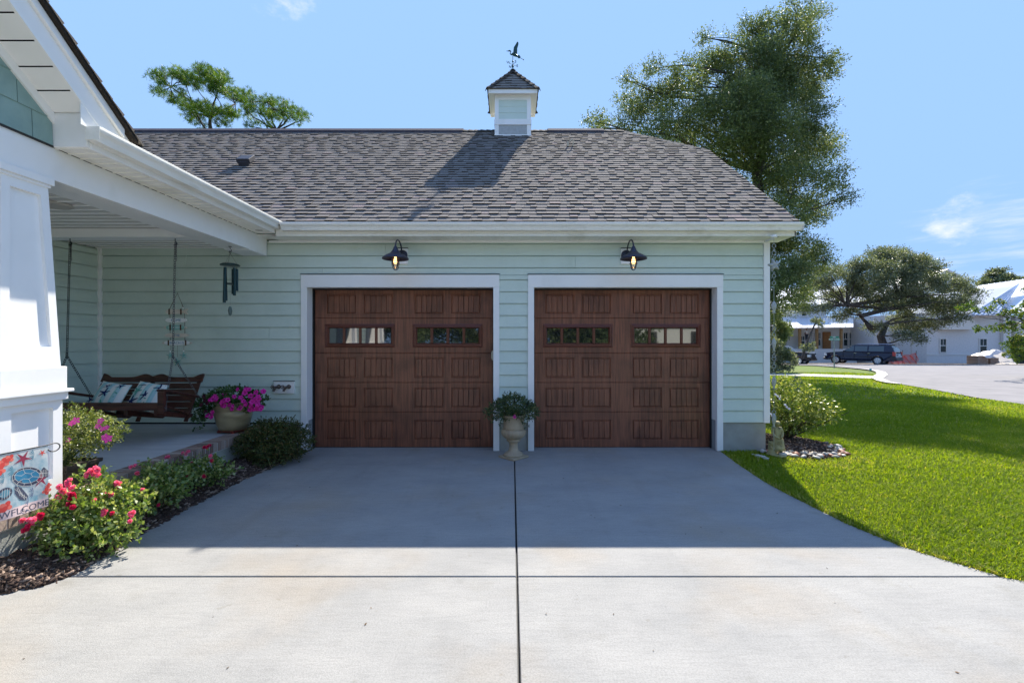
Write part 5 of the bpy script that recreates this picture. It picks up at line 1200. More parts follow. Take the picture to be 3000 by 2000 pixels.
for i in range(6): line(E0[i], E0[(i+1) % 6]); line(E0[i], E1[i*2])
for k in range(5): line((.66-k*.05, .56+k*.045), (.60-k*.035, .70+k*.022)); line((.8+k*.05, .53), (.82+k*.045, .68)); line((.04+k*.035, .38), (.04+k*.035, .50))
line((.72, .56), (.46, .76)); line((.66, .52), (.50, .78)); line((.78, .6), (1.0, .62)); line((.0, .45), (.2, .43))
ln.build('turtle_lines', fpale, fl)
def fstar(cx, cy, r, m_, rot):
    poly([(cx+(r if i % 2 == 0 else r*.27)*math.cos(rot+i*math.pi/5), cy+(r if i % 2 == 0 else r*.27)*math.sin(rot+i*math.pi/5)*.68) for i in range(10)], m_, 'starfish_print', .002)
fstar(.53, .13, .20, fdk, .4); fstar(.16, .53, .19, fdk, .9); fstar(.13, .10, .09, fred, .2)
for (cx, cy, r) in ((.93, .13, .13), (.80, .08, .10), (.98, .24, .11), (.04, .74, .10), (.0, .66, .07), (.88, .80, .13), (1.0, .86, .10)):
    for k in range(4): a = k*1.571+cx*3; poly(ell(cx+r*.45*math.cos(a) if cx+r*.45*math.cos(a) < 1 else .97, min(.84, cy+r*.3*math.sin(a)), min(r*.55, .1), r*.42, a, 10), fred if k % 2 else mat('flag_coral', (.74, .16, .12), .85) if 'flag_coral' not in MATS else MATS['flag_coral'], 'hibiscus_print', .0018+.0003*k)
for (cx, cy) in ((.30, .70), (.40, .80), (.72, .28), (.90, .36), (.30, .10)):
    for k in range(7): a = -1.2+k*.4; poly([(cx, cy), (cx+.10*math.cos(a)-.01, cy-.08*math.sin(a)), (cx+.12*math.cos(a), cy-.085*math.sin(a)), (cx+.09*math.cos(a)+.012, cy-.06*math.sin(a))], fteal if cy < .5 else mat('flag_slate', (.16, .20, .30), .85) if 'flag_slate' not in MATS else MATS['flag_slate'], 'frond_print', .0014)
# lettering on the band, following the cloth
Mx = Matrix((-U, Vector((0, 0, 1)), nrm_f)).transposed().to_4x4()
textmesh('WELCOME', .062, FPt(.5, .932, .006), Mx @ Matrix.Scale(1.0, 4), ink, 'lettering', fl)
m = MB(); A0 = A+Vector((0, 0, .003)); far = A-U*.075
pts = [Bv+U*.02+Vector((0, 0, -.885)), Bv+U*.02+Vector((0, 0, -.02)), Bv+U*.005+Vector((0, 0, .004)), A0]+[A0-U*(.04+.04*math.sin(a)*1.0)+Vector((0, 0, -.026+.03*math.cos(a))) for a in [.0+i*.45 for i in range(0, 11)]]
m.tube(pts, .004, 7); m.build('stand', blackm, fl, smooth=True)
# ---- weather vane
vg = mat('verdigris_copper', (.03, .10, .085), .55, metal=.5, col2=(.02, .05, .06), nscale=30)
wv = thing('weather_vane', (.02, RY, 8.14), 'verdigris heron weather vane on top of the cupola', 'weather vane')
def vp_(x, y): return Vector((.02+(x-655)/1594, RY, 8.12+(1395-y)/1594))
m = MB(); m.tube([vp_(655, 1400), vp_(655, 820)], .007, 8); m.lathe([(.0, -.035), (.02, -.02), (.026, 0), (.02, .02), (0, .035)], vp_(655, 1240), 12); m.ball(vp_(655, 1050), .022, n=12, m=8); m.lathe([(.03, 0), (.012, .05), (.008, .12)], vp_(655, 1400), 10); m.build('pole', vg, wv, smooth=True)
def slabp(pts, t=.008, dy=0): m.prism([(vp_(*p).x, vp_(*p).z) for p in pts], 'y', RY-t+dy, RY+t+dy)
m = MB(); c = vp_(720, 790); m.tube([vp_(600, 775), vp_(650, 755), vp_(720, 785), vp_(800, 835), vp_(850, 865)], [.010, .030, .040, .026, .014], 10)
m.tube([vp_(640, 770), vp_(590, 790), vp_(552, 750), vp_(562, 700), vp_(582, 665), vp_(545, 640)], [.022, .016, .011, .010, .011, .016], 8); m.tube([vp_(560, 645), vp_(520, 640), vp_(480, 648), vp_(400, 652)], [.010, .019, .009, .003], 8)
slabp([(830, 850), (850, 815), (905, 815), (950, 880), (920, 920), (850, 915)], .012); m.tube([vp_(930, 905), vp_(1050, 975)], .005, 6); m.ball(vp_(1060, 980), .014, n=8, m=6); m.build('bird', vg, wv, smooth=False)
for dy, k in ((-.03, 0), (.03, 25)):
    m = MB(); slabp([(830-k, 310+k), (870-k, 370+k), (868-k, 430+k), (850-k, 500+k), (825, 570), (822, 690), (800, 740), (740, 760), (670, 710), (690, 540), (755, 440)], .006, dy); m.build('wing', vg, wv, bevel=.003)
m = MB(); zc = vp_(655, 1170).z
for a in (.55, 2.12): m.tube([(.02-.10*math.cos(a), RY-.10*math.sin(a), zc), (.02+.10*math.cos(a), RY+.10*math.sin(a), zc)], .0045, 6)
m.build('direction_arms', vg, wv)
for ch, a in (('E', .55), ('N', 2.12), ('W', 3.69), ('S', 5.26)):
    textmesh(ch, .085, (.02+.125*math.cos(a), RY+.125*math.sin(a), zc+.01), Matrix.Rotation(.3, 4, 'Z') @ RX, vg, 'direction_letter', wv, ext=.004)
# ---- fallen leaves and grit on the concrete
n = 70; P = []
for i in range(n):
    y = random.uniform(2.2, 6.7); x = random.uniform(-2.9, 2.9); P.append((x, y, .004))
V, Fq, r = leaves(np.array(P), .020, .5, 0, .6); V[:, 2] = np.abs(V[:, 2]-.004)*.3+.003
o = npmesh('leaf_litter', mat('dry_leaf', (.16, .09, .04), .9, col2=(.06, .05, .04), attr=True), V, Fq, None, r); tag(o, 'scattered dry leaf bits on the driveway', 'leaf litter', kind='stuff')
# ================================================================ TREES
oak_leaf = mat('oak_leaves', (.07, .105, .045), .5, col2=(.19, .235, .10), attr=True, col3=(.40, .42, .22), trans=.38, spec=.3)
oak2_leaf = mat('live_oak_leaves', (.07, .095, .058), .45, col2=(.22, .25, .165), attr=True, col3=(.48, .51, .40), trans=.36, spec=.4)
pine_leaf = mat('pine_needles', (.04, .10, .015), .5, col2=(.15, .24, .03), attr=True, col3=(.36, .44, .07), trans=.35, spec=.3)
myrtle_leaf = mat('myrtle_leaves', (.05, .10, .015), .45, col2=(.16, .24, .03), attr=True, col3=(.40, .28, .06), trans=.35, spec=.4)
trunk_m = mat('tree_bark', (.035, .028, .024), .95, col2=(.085, .072, .062), nscale=3, stretch=(3, 3, .6), bump=.8, bscale=9)
def limb(m, a, b, r0, r1, sag=.12, n=5):
    a, b = Vector(a), Vector(b); L = (b-a).length; j = Vector((random.uniform(-1, 1), random.uniform(-1, 1), random.uniform(-.3, 1)))*L*sag
    pts = [a.lerp(b, i/n)+j*math.sin(math.pi*i/n)+Vector((random.uniform(-1, 1), random.uniform(-1, 1), random.uniform(-1, 1)))*L*.025*(0 < i < n) for i in range(n+1)]
    m.tube(pts, [r0+(r1-r0)*i/n for i in range(n+1)], 6); return pts
def tree(name, base, forks, clumps, nleaf, L, leafm, label, cat, r=.35, group=None, sprig=.25, aspect=.5, shell=.25, up=.2, twigs=3, nsub=26, flat=.6, trunk_pts=None, rootr=1.25):
    """clumps: [(centre, (rx,ry,rz))]; forks: limb junction points on the trunk"""
    T = thing(name, base, label, cat, group)
    m = MB(); base = Vector(base); forks = [Vector(f) for f in forks]
    tp = [base]+forks; k = len(tp)
    m.tube(tp, [r*rootr]+[r*(1-.55*(i+1)/k) for i in range(k-1)], 10)
    for c, rr in clumps:
        c = Vector(c); f = min(forks, key=lambda q: (q-c).length+(q.z > c.z+.5)*3)
        pts = limb(m, f, c, r*.24, r*.05, .10)
        for _ in range(twigs):
            q = c+Vector((random.uniform(-1, 1)*rr[0], random.uniform(-1, 1)*rr[1], random.uniform(-.6, .9)*rr[2]))*.8
            limb(m, random.choice(pts[2:]), q, r*.08, r*.02, .12, 4)
    m.build('trunk', trunk_m, T)
    # leaves: sub clumps inside each ellipsoid, sprigs inside each sub clump
    sub = []; vol = []
    for c, rr in clumps:
        P = ellipsoid_pts(nsub, c, rr, .35); s = RG.uniform(.20, .42, nsub)*min(rr[0], rr[2])
        for p, q in zip(P, s): sub.append((p, (q*1.25, q*1.25, q*flat))); vol.append(q**2*RG.uniform(.5, 1.3))
    vol = np.array(vol); vol /= vol.sum(); per = 6; Ps, Ds, Rn = [], [], []
    for (c, rr), w in zip(sub, vol):
        k = max(2, int(nleaf*w/per)); P0 = ellipsoid_pts(k, c, rr, shell); dr = unit((P0-np.array(c))/np.array(rr)+RG.normal(size=(k, 3))*.6+np.array([0, 0, .15]))
        tone = RG.uniform(-.12, .12)
        for j in range(per):
            Ps.append(P0+dr*(j*sprig/per)); Ds.append(dr*.7); Rn.append(np.clip(RG.uniform(0, 1, k)**1.3*.8+tone, 0, 1))
    V, Fq, rn = leaves(np.concatenate(Ps), L, aspect, up, D=np.concatenate(Ds), rnd=np.concatenate(Rn))
    npmesh('crown', leafm, V, Fq, T, rn); return T
def cl(lst, Y, dy, f=1.0, fz=1.0, ry=None):
    out = []
    for t in lst:
        px, py, r = t[:3]; yy = Y+random.uniform(-dy, dy); rr = r/F*yy*f; out.append((tuple(W(px, py, yy)), (rr, (ry or rr*1.2), rr*fz)))
    return out
big = [(2330, 50, 50), (2380, 70, 42), (2265, 95, 55), (2185, 85, 32), (2300, 175, 75), (2200, 205, 85), (2100, 165, 52), (2062, 112, 20), (2100, 255, 85), (2010, 230, 50), (1915, 200, 28), (1945, 285, 55), (1870, 290, 50), (1840, 235, 22), (1745, 355, 26), (1770, 375, 25),
       (1850, 350, 45), (1990, 350, 75), (2150, 350, 100), (2290, 320, 85), (2400, 215, 48), (2438, 175, 22), (2380, 340, 55), (2300, 440, 90), (2180, 440, 75), (2395, 440, 55), (2330, 540, 85), (2430, 520, 50), (2470, 585, 28), (2380, 610, 52), (2260, 560, 65), (2300, 640, 55), (2220, 640, 50),
       (2300, 760, 75), (2385, 735, 36), (2290, 850, 62), (2400, 790, 22), (2250, 900, 48), (2330, 890, 30), (2200, 740, 60), (2200, 860, 60), (2060, 430, 60), (1930, 390, 50), (2240, 330, 70), (2190, 300, 75), (2260, 400, 80), (2250, 250, 60), (2230, 160, 55), (2360, 180, 50), (2280, 230, 60), (2300, 700, 48), (2340, 800, 42), (2280, 800, 48), (2270, 720, 48), (2360, 860, 28), (2420, 762, 20), (2170, 380, 70), (2350, 280, 50)]
bc = cl(big, 21, 1.6, 1.0, .85)
tree('oak_tree', (11.3, 21.2, G(21)-.1), [(11.4, 21.2, 3.0), (11.7, 21.2, 6.5), (11.4, 21.2, 9.5), (12.2, 21.2, 12.5), (12.6, 21.3, 15)], bc, 260000, .088, oak_leaf,
     'tall dense green oak rising behind the garage roof', 'tree', r=.30, sprig=.42, nsub=34, shell=.1)
o2 = [(2640, 765, 40), (2580, 762, 38), (2525, 775, 30), (2700, 792, 45), (2480, 795, 36), (2430, 805, 34), (2395, 850, 36), (2445, 880, 42), (2540, 830, 52), (2620, 830, 55), (2700, 842, 52), (2770, 830, 38), (2820, 835, 28), (2765, 890, 42), (2685, 895, 50), (2610, 890, 42), (2400, 905, 22), (2505, 905, 28),
      (2650, 945, 38), (2700, 960, 30), (2560, 960, 22), (2640, 985, 22), (2745, 940, 28), (2590, 790, 40), (2660, 800, 40), (2830, 895, 24), (2360, 870, 20), (2460, 930, 18), (2690, 990, 18), (2352, 905, 20), (2848, 862, 26), (2800, 930, 24), (2800, 885, 34), (2385, 825, 26), (2520, 850, 40), (2570, 880, 36), (2560, 748, 28), (2620, 745, 28), (2680, 768, 34)]
o2c = cl(o2, 47, 2.0, 1.0, .7)
Tb = W(2593, 1058, 47)
tree('live_oak_tree', Tb, [tuple(W(2588, 1010, 47)), tuple(W(2580, 985, 47)), tuple(W(2596, 950, 47)), tuple(W(2550, 960, 47)), tuple(W(2520, 925, 46.5)), tuple(W(2610, 905, 47)), tuple(W(2480, 895, 46.5)), tuple(W(2640, 870, 47.2))], o2c, 145000, .14, oak2_leaf,
     'wide spreading live oak across the street behind the dark SUV', 'tree', r=.40, sprig=.55, nsub=34, flat=.7, shell=.1)
# crape myrtle at the right edge
my = [(2990, 905, 22), (2955, 920, 14), (2925, 890, 10), (2900, 905, 8), (2860, 903, 10), (2835, 895, 9), (2815, 905, 9), (2960, 955, 16), (2930, 960, 9), (2900, 962, 9), (2870, 966, 7), (2985, 960, 20), (2975, 1000, 20), (2990, 1040, 24), (2965, 1015, 12), (3010, 980, 30), (3020, 1030, 34), (3030, 920, 36), (3060, 960, 45), (3060, 860, 40)]
tree('crape_myrtle', (24.6, 21, G(21)), [(24.5, 21, .8), (24.4, 21, 1.6), (24.2, 21, 2.4)], cl(my, 21, .4, 1.0, .8), 9000, .11, myrtle_leaf, 'small yellow green crape myrtle leaning in at the right edge', 'tree', r=.09, sprig=.16, nsub=8, twigs=1)
# shrubs on the far side of the lawn behind the rain chain
tree('shrub', W(2268, 1092, 25), [tuple(W(2268, 1060, 25)), tuple(W(2262, 1030, 25))], cl([(2275, 1040, 36), (2250, 1010, 34), (2300, 1062, 26), (2262, 1075, 26), (2240, 1050, 30), (2310, 1080, 12)], 25, .5, 1, .8), 9000, .10, oak2_leaf, 'dusty green garden shrub behind the rain chain', 'shrub', r=.06, sprig=.2, nsub=14)
tree('small_tree', W(2240, 1080, 27), [tuple(W(2250, 1010, 27)), tuple(W(2262, 960, 27))], cl([(2280, 950, 26), (2310, 960, 18), (2262, 925, 24), (2290, 985, 20), (2250, 975, 24)], 27, .6, 1, .8), 7500, .11, oak_leaf, 'thin small tree at the left end of the far lawn', 'tree', r=.09, sprig=.22, nsub=12)
tree('young_tree', W(2350, 1050, 40), [tuple(W(2362, 1010, 40)), tuple(W(2375, 975, 40)), tuple(W(2390, 945, 40))], cl([(2360, 1018, 10), (2372, 1008, 8), (2392, 935, 12), (2378, 1022, 6), (2400, 950, 9)], 40, .5, 1, .8), 1600, .14, oak2_leaf, 'slim young tree with a tuft of leaves behind the black pickup', 'tree', r=.10, sprig=.25, nsub=8)
# distant trees on the skyline at right
for k, (lst, Y, lab) in enumerate(((([(2900, 815, 16), (2925, 800, 18), (2945, 812, 16), (2960, 820, 12), (2880, 828, 12), (2900, 835, 20), (2940, 835, 20)]), 85, 'dark rounded treetop above the metal roofs'),
                                   (([(2990, 825, 10), (3020, 822, 14), (3060, 815, 20), (2975, 830, 8)]), 90, 'low distant treetop at the right edge above the metal roof'))):
    tree('distant_tree', W(lst[1][0], 1040, Y), [tuple(W(lst[1][0], 900, Y)), tuple(W(lst[1][0], 850, Y))], cl(lst, Y, 1.5, 1, .8), 9000, .32, oak2_leaf, lab, 'tree', r=.35, sprig=.7, nsub=12, group='treetops beyond the metal roofed house')
# pines behind the ridge on the left
def pine(lst, Y, basepx, forks, label, n):
    T = thing('pine_tree', (W(basepx, 1000, Y).x, Y, G(min(Y, 62))), label, 'tree', 'pine trees behind the garage roof')
    m = MB(); b = Vector(T.location); fk = [W(px, py, Y) for px, py in forks]
    m.tube([b]+[fk[0]], [.34, .17], 10); limb(m, fk[0], fk[1], .16, .08, .03)
    for i in range(2, len(fk)): limb(m, fk[min(1, i-2)], fk[i], .075, .03, .05)
    Ps, Ds, Rn = [], [], []
    for (px, py, r) in lst:
        yy = Y+random.uniform(-1.6, 1.6); c = W(px, py, yy); rr = r/F*yy
        f = min(fk[1:], key=lambda q: (q-c).length); pts = limb(m, f, c, .028, .01, .08)
        nt_ = int(n*(r/16)**2*random.choice((.5, .8, 1.1))); P = ellipsoid_pts(nt_, c, (rr*1.45, rr*1.45, rr*1.0), .2)
        for p in P:
            if random.random() < .16: m.tube([random.choice(pts[1:]), Vector(p)], [.014, .006], 4)
        k = 15; d0 = unit(RG.normal(size=(nt_, 3))*.8+np.array([0, 0, .75]))
        tone = RG.uniform(0, .5, nt_)*.6+.1*(RG.random(nt_) < .2)*3
        for j in range(k):
            D = unit(d0+RG.normal(size=(nt_, 3))*.62); Ps.append(P+d0*RG.uniform(0, .12, (nt_, 1))); Ds.append(D*6); Rn.append(np.clip(tone+RG.uniform(0, .35, nt_), 0, 1))
    m.build('trunk', trunk_m, T)
    V, Fq, rn = leaves(np.concatenate(Ps), .27, .085, .1, .25, D=np.concatenate(Ds), rnd=np.concatenate(Rn)); npmesh('crown', pine_leaf, V, Fq, T, rn)
    return T
def c6(l): return [(430+x/4.704, 180+y/4.704, r) for x, y, r in l]
pine(c6([(110, 220, 16), (210, 190, 15), (290, 170, 15), (380, 150, 17), (460, 200, 18), (540, 240, 18), (610, 290, 16), (690, 150, 15), (790, 125, 16), (870, 190, 16), (950, 190, 16), (1060, 195, 15), (1120, 290, 14), (1000, 300, 16), (960, 400, 17), (1080, 420, 17), (1180, 430, 16), (1240, 520, 14), (760, 250, 15), (850, 310, 15), (700, 340, 12),
         (230, 330, 14), (160, 420, 14), (270, 460, 14), (350, 520, 13), (440, 560, 14), (540, 600, 15), (640, 620, 16), (740, 650, 16), (840, 620, 14), (560, 700, 15), (640, 760, 15), (780, 760, 12), (900, 700, 14), (1040, 750, 16), (1120, 700, 14), (1200, 740, 13), (620, 840, 12), (760, 870, 12), (1000, 860, 12), (1110, 860, 12), (450, 420, 11), (500, 500, 10)]), 31, 615,
     [(617, 400), (615, 345), (560, 290), (500, 255), (600, 290), (650, 310), (640, 260), (690, 305), (560, 330)], 'taller wide pine crown above the left ridge', 52)
pine(c6([(1380, 450, 14), (1450, 520, 15), (1330, 540, 14), (1290, 480, 13), (1400, 620, 15), (1500, 650, 14), (1560, 560, 13), (1660, 560, 15), (1760, 570, 15), (1860, 600, 15), (1960, 620, 14), (1700, 650, 16), (1820, 680, 16), (1930, 700, 15), (2040, 690, 13), (2120, 720, 14), (2190, 770, 12), (1620, 720, 14), (1740, 760, 14), (1860, 790, 13), (2000, 780, 12), (2150, 810, 9), (1350, 740, 12), (1420, 700, 12), (1660, 850, 12), (1420, 880, 11), (1500, 830, 10), (2080, 880, 6)]), 34, 800,
     [(800, 420), (810, 385), (760, 340), (740, 300), (830, 350), (880, 355), (790, 320), (730, 330), (860, 330)], 'lower pine crown to the right of the taller pine', 52)
# oaks added behind the camera to give the door windows a reflection
rb_ = [((-1, 0, 1.4), (2.6, 1.6, 1.4)), ((1.6, .2, 1.3), (2.6, 1.6, 1.3)), ((3.6, 0, 2.0), (1.8, 1.6, 1.6)), ((-3.4, .4, 1.8), (1.8, 1.6, 1.6)), ((0, 0, 5.0), (3.2, 3.0, 2.2)), ((2.2, .5, 4.2), (2.2, 2, 1.8)), ((-2.3, 0, 4.4), (2.2, 2, 1.8)), ((.6, 0, 7.0), (2.2, 2.2, 1.6)), ((-1, .8, 2.9), (2.2, 1.5, 1.5)), ((1.5, .8, 2.6), (2, 1.4, 1.4))]
for i, (x, y, s) in enumerate(((-1.5, -14, 1.1), (5.0, -15, 1.1), (-8, -21, 1.5), (20, -24, 1.6))):
    if i == 0: bt = tree('oak_tree', (0, 0, 0), [(0, 0, 1.6), (.2, 0, 3.0), (0, 0, 4.5)], rb_, 42000, .16, oak_leaf, 'leafy oak added behind the camera for the door windows to reflect', 'tree', r=.3, sprig=.3, nsub=22, group='oaks added behind the camera'); o = bt
    else: o = copy_tree(bt)
    o.location = (x, y, 0); o.rotation_euler = (0, 0, i*1.3); o.scale = (s, s, s)
nb = thing('stand_in_house', (13, -24, 0), 'plain cream house added behind the camera, seen only as a reflection in the door windows', 'house')  # house added out of view as a pale reflection for the panes
m = MB(); m.box(6, 22, -32, -24, -.1, 3.3); m.build('wall', mat('cream_siding', (.62, .62, .60), .8), nb)
m = MB(); m.loft([[(5.5, -32.5, 3.3), (5.5, -23.4, 3.3), (5.5, -28, 6.2)], [(22.5, -32.5, 3.3), (22.5, -23.4, 3.3), (22.5, -28, 6.2)]]); m.build('roof', ridge_m, nb)
for x_ in (8, 11.5, 15, 18.5): m = MB(); m.box(x_, x_+1.1, -23.99, -23.93, .9, 2.4); m.build('window', darkgap, nb)
# ================================================================ WHITE HOUSE ACROSS THE STREET
wb = mat('white_brick', (.66, .66, .66), .85, col2=(.58, .58, .59), nscale=6, bump=.2, bscale=20); wt = mat('white_siding', (.66, .65, .62), .8); wroof = mat('white_metal_roof', (.70, .71, .74), .40, metal=.25); groof = mat('pale_grey_wall', (.60, .61, .62), .8)  # groof: even pale grey for gables, dormer and porch deck
wood_post = mat('raw_pine_post', (.34, .21, .09), .8, col2=(.26, .15, .06), nscale=4); win_g = mat('far_window_glass', (.02, .035, .04), .15, spec=.3); ply = mat('plywood_door', (.36, .17, .06), .8, col2=(.28, .12, .04), nscale=3)
wh = thing('white_house', (50, 60, -1.2), 'long white house under construction across the street with pale metal roofs', 'house')
def face_box(m, pxa, pxb, pyt, Y, zb, dep):
    a = W(pxa, pyt, Y); b = W(pxb, pyt, Y); m.box(a.x, b.x, Y, Y+dep, zb, a.z)
def wall(pxa, pxb, pyt, Y, zb, dep, mt=wb, name='wall'):
    m = MB(); face_box(m, pxa, pxb, pyt, Y, zb, dep); return m.build(name, mt, wh)
def window(pxa, pxb, pyt, pyb, Y, mt=None):
    a = W(pxa, pyt, Y); b = W(pxb, pyb, Y); m = MB(); t = .11
    m.box(a.x-t, b.x+t, Y-.08, Y-.005, a.z, a.z+t*1.1); m.box(a.x-t, b.x+t, Y-.10, Y-.005, b.z-t, b.z); m.box(a.x-t, a.x, Y-.08, Y-.005, b.z, a.z); m.box(b.x, b.x+t, Y-.08, Y-.005, b.z, a.z)
    zm = (a.z+b.z)/2; m.box(a.x, b.x, Y-.07, Y-.005, zm-.05, zm+.05); xm = (a.x+b.x)/2; m.box(xm-.02, xm+.02, Y-.06, Y-.03, zm+.05, a.z)
    f = m.build('window', wt, wh); m = MB(); m.box(a.x, b.x, Y-.03, Y-.012, b.z, a.z); g_ = m.build('pane', mt or win_g, wh); g_.parent = f; g_.matrix_parent_inverse = Matrix.Identity(4); return f
def roofq(name, pts, mt=wroof, ribs=0, th=.12):
    P = [Vector(p) for p in pts]; n = (P[1]-P[0]).cross(P[3]-P[0]).normalized()
    if n.z < 0: n = -n
    m = MB(); m.loft([[p-n*th for p in P], P])
    for i in range(ribs):
        t_ = (i+.5)/ribs; a = P[0].lerp(P[1], t_); b = P[3].lerp(P[2], t_); m.tube([a+n*.03, b+n*.03], .045, 4)
    return m.build(name, mt, wh)
# right block (garage wing): px 2700..2985, front face
wall(2715, 2940, 915, 54, -1.4, 10); wall(2940, 2962, 915, 53.6, -1.4, .39, wt, 'corner_board'); wall(2667, 2715, 920, 56, -1.4, 8); wall(2560, 2667, 925, 58, -1.4, 8)
wall(2764, 2856, 935, 53.3, W(2700, 965, 53.3).z, .69, wt, 'balcony_box')
m = MB(); a = W(2715, 1040, 53.95); b = W(2940, 1040, 53.95); m.box(a.x, b.x, 53.93, 54, a.z, a.z+.12); m.build('water_table', wt, wh)
window(2754, 2770, 993, 1031, 54); window(2870, 2889, 993, 1033, 54); window(2345, 2356, 985, 1010, 61.5)
# roofs of the right block
roofq('roof', [W(2855, 838, 66), W(3120, 800, 66), W(3120, 905, 54), W(2925, 920, 53)][:4], ribs=16)
roofq('roof', [W(2670, 868, 60), W(2985, 834, 60), W(2925, 921, 52.8), W(2640, 940, 56)], ribs=0)
roofq('roof', [W(2838, 922, 52.5), W(2928, 922, 52.5), W(2985, 833, 60), W(2984, 832, 60.1)], mt=mat('blue_grey_metal_roof', (.42, .48, .60), .4, metal=.3), ribs=6)
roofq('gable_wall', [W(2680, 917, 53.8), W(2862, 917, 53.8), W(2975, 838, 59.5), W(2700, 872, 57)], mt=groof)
# central gable peeking above the live oak
m = MB(); a, b, c = W(2730, 815, 64), W(2778, 790, 64), W(2830, 815, 64)
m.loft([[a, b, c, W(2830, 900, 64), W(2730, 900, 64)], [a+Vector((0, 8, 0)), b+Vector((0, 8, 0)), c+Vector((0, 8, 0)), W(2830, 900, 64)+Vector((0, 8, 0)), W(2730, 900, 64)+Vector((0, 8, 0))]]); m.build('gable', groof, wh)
roofq('gable_roof', [W(2715, 824, 63.6), W(2778, 787, 63.6), W(2778, 787, 63.6)+Vector((0, 9, 0)), W(2715, 824, 63.6)+Vector((0, 9, 0))]); roofq('gable_roof', [W(2778, 787, 63.6), W(2842, 822, 63.6), W(2842, 822, 63.6)+Vector((0, 9, 0)), W(2778, 787, 63.6)+Vector((0, 9, 0))])
# left porch wing: wall, posts, roof
wall(2180, 2560, 940, 62, -1.4, 9, wt); 
roofq('porch_roof', [W(2150, 962, 58.5), W(2500, 958, 58.5), W(2500, 925, 62.5), W(2150, 927, 62.5)], ribs=22)
roofq('roof', [W(2150, 915, 62), W(2640, 880, 62), W(2640, 830, 69), W(2150, 850, 69)], ribs=26)
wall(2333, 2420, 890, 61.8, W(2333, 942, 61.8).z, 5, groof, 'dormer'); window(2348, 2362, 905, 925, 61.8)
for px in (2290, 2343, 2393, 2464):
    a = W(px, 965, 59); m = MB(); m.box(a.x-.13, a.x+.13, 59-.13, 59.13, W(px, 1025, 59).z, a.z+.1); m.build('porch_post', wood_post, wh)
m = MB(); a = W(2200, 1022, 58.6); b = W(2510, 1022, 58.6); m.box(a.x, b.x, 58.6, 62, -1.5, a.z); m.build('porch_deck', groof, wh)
m = MB(); a = W(2410, 972, 61.95); b = W(2432, 1022, 61.95); m.box(a.x, b.x, 61.8, 61.98, b.z, a.z); m.build('front_door', ply, wh)
window(2471, 2482, 975, 1012, 62); window(2488, 2498, 975, 1012, 62); window(2396, 2403, 975, 1012, 62)
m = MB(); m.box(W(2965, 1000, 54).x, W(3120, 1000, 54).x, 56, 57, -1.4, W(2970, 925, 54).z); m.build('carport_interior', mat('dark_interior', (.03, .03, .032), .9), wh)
m = MB(); m.box(W(2962, 1000, 54).x, W(3120, 1000, 54).x, 53.5, 54.2, W(2970, 985, 54).z, W(2970, 925, 54).z); m.build('carport_header', wt, wh)
